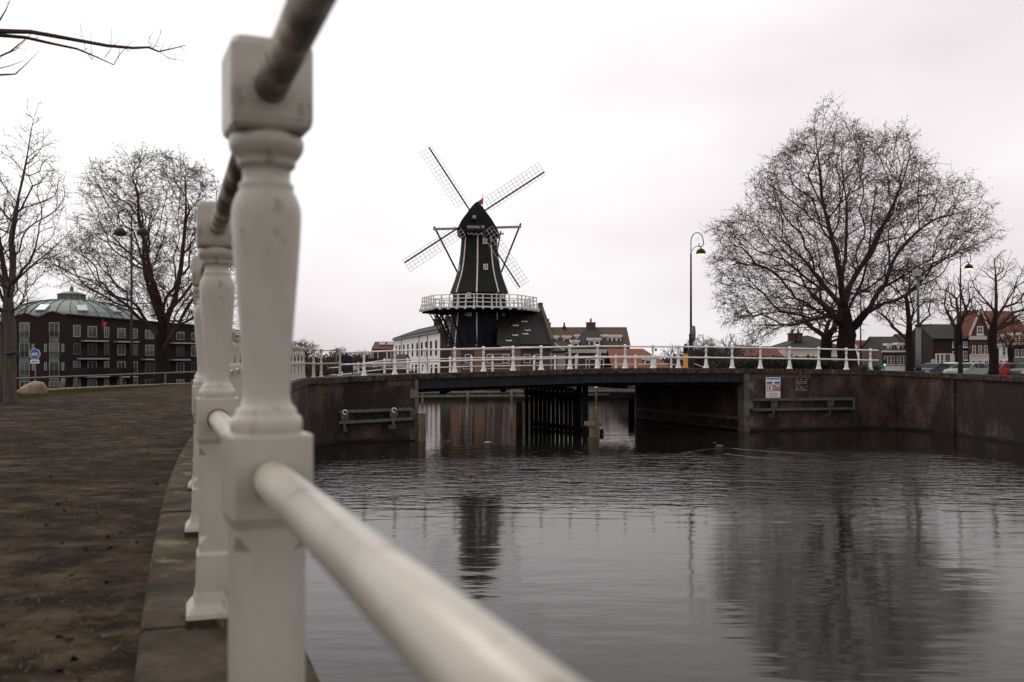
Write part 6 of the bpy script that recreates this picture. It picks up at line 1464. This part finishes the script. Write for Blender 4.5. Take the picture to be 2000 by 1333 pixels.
# ------------------------------------------------------------------ parked cars on the right bank
def car(label, c1, px, Y, rz, hatch=True, lit=False):
    pm_ = mat('car_paint', c1, tuple(x*.9 for x in c1), rough=.35, spec=.3); t = thing('parked_car', label, 'car', (wx(px, Y), Y, 1.75), rz, 'cars parked on the right bank')
    prof_ = [(-2.0, .30), (-2.05, .55), (-2.0, .80), (-1.9, .92), (-1.05, 1.02), (1.9 if hatch else 1.35, 1.02), (2.0, .9), (2.05, .6), (2.0, .3)]
    m = M(); ls = []
    for y_, k, dz in ((-.86, .985, 0), (-.80, 1.0, .0), (0, 1.01, .03), (.80, 1.0, .0), (.86, .985, 0)):
        ls.append([(x_*k, y_, z_+(dz if z_ > .7 else 0)) for x_, z_ in prof_])
    m.loops(ls, sm=False)
    m.build('body', pm_, t, local=True)
    roof = [(-1.02, 1.00), (-.35, 1.40), (.1, 1.47), (1.0, 1.46), (1.55, 1.38), (1.92, 1.0)] if hatch else [(-1.02, 1.0), (-.35, 1.38), (.1, 1.43), (.7, 1.41), (1.1, 1.33), (1.7, 1.0)]
    m = M(); ls = []
    for y_, s_, dz in ((-1, 1, 0), (-.8, 1, 1), (.8, 1, 1), (1, 1, 0)):
        ls.append([(x_, y_*(.80-.22*(z_-1)), z_+(.02*dz if z_ > 1.1 else 0)) for x_, z_ in roof])
    m.loops(ls); m.build('cabin', pm_, t, local=True)
    def sidew(xs_, nm):
        for s_ in (-1, 1):
            q = []
            for x_, z_ in xs_: q.append((x_, s_*(.80-.22*(z_-1)+.006), z_))
            M().prism(q, (0, s_*.008, 0)).build(nm, car_glass, t, local=True)
    sidew([(-.85, 1.05), (.28, 1.05), (.28, 1.40), (-.25, 1.36)], 'side_window'); sidew([(.36, 1.05), (1.25, 1.05), (1.15, 1.38), (.36, 1.40)], 'side_window')
    if hatch: sidew([(1.32, 1.05), (1.72, 1.05), (1.45, 1.33), (1.24, 1.36)], 'side_window')
    a, b = Vector((-.98, 0, 1.04)), Vector((-.38, 0, 1.39)); n_ = Vector((-.5, 0, .86)); M().loops([[a+Vector((0, -.74, 0))+n_*.012, a+Vector((0, .74, 0))+n_*.012, b+Vector((0, .66, 0))+n_*.012, b+Vector((0, -.66, 0))+n_*.012], [a+Vector((0, -.74, 0)), a+Vector((0, .74, 0)), b+Vector((0, .66, 0)), b+Vector((0, -.66, 0))]]).build('windscreen', car_glass, t, local=True)
    a, b = (Vector((1.88, 0, 1.06)), Vector((1.60, 0, 1.35))) if hatch else (Vector((1.66, 0, 1.04)), Vector((1.15, 0, 1.31))); n_ = Vector((.7, 0, .6)); M().loops([[a+Vector((0, -.70, 0))+n_*.02, a+Vector((0, .70, 0))+n_*.02, b+Vector((0, .60, 0))+n_*.02, b+Vector((0, -.60, 0))+n_*.02], [a+Vector((0, -.70, 0)), a+Vector((0, .70, 0)), b+Vector((0, .60, 0)), b+Vector((0, -.60, 0))]]).build('rear_window', car_glass, t, local=True)
    tl_ = mat('tail_light', (.45, .03, .03), rough=.3) if 'tail_light' not in MATS else MATS['tail_light']
    for s_ in (-.72, .72):
        M().box(1.93, 2.06, s_-.11, s_+.11, .72, 1.02).build('tail_light', lamp_glow if lit and s_ < 0 else tl_, t, local=True); M().box(-2.06, -1.93, s_-.14, s_+.14, .62, .80).build('headlight', white, t, local=True)
    for wx_ in (-1.28, 1.28):
        for s_ in (-.84, .84):
            m = M(); m.tube([(wx_, s_-.10, .31), (wx_, s_-.08, .31), (wx_, s_+.08, .31), (wx_, s_+.10, .31)], [.28, .31, .31, .28], 18); wh = m.build('wheel', mat('tyre', (.015, .015, .015)) if 'tyre' not in MATS else MATS['tyre'], t, local=True)
            M().tube([(wx_, s_-.115, .31), (wx_, s_+.115, .31)], .18, 12).build('rim', galv, wh, local=True)
    for s_ in (-.92, .92): M().box(-.78, -.62, s_-.09, s_+.09, 1.02, 1.14).build('mirror', pm_, t, local=True)
    return t
A0 = R(36)
car('dark blue car parked first in the row beside the grey camera pole', (.035, .055, .10), 1822, 83, A0, False)
car('white car mostly hidden between the blue car and the silver hatchback', (.62, .62, .60), 1858, 90, A0)
car('pale green silver hatchback parked behind the right lamp post', (.30, .35, .34), 1889, 79, A0)
car('red hatchback with glowing tail light parked near the tree trunk', (.42, .03, .035), 1948, 81, A0, True, True)
car('dark grey car parked last at the right edge of the picture', (.08, .09, .09), 2006, 81, A0, False)
# small traffic signs and lights in the street
t = thing('traffic_light', 'small traffic light showing green in front of the brick houses', 'traffic light', (wx(1726.5, 100), 100, 1.75)); x_ = wx(1726.5, 100)
M().tube([(x_, 100, 1.75), (x_, 100, wz(706, 100))], .05, 6).build('pole', black_iron, t); M().box(x_-.16, x_+.16, 99.85, 100.1, wz(715.5, 100), wz(703, 100)).build('housing', black_iron, t)
M().tube([(x_, 99.84, wz(713, 100)), (x_, 99.80, wz(713, 100))], .10, 10).build('green_light', mat('green_light', (.1, .9, .6), emit=((.15, 1, .65), 1.6)), t)
t = thing('road_sign', 'small orange diamond road sign among the houses', 'road sign', (wx(1822, 100), 100, 1.75)); x_ = wx(1822, 100); z_ = wz(706, 100)
M().tube([(x_, 100, 1.75), (x_, 100, z_)], .035, 6).build('pole', galv, t); M().prism([(x_-.26, 99.95, z_), (x_, 99.95, z_-.26), (x_+.26, 99.95, z_), (x_, 99.95, z_+.26)], (0, -.02, 0)).build('plate', sign_w, t); M().prism([(x_-.19, 99.92, z_), (x_, 99.92, z_-.19), (x_+.19, 99.92, z_), (x_, 99.92, z_+.19)], (0, -.01, 0)).build('symbol', yellow, t)
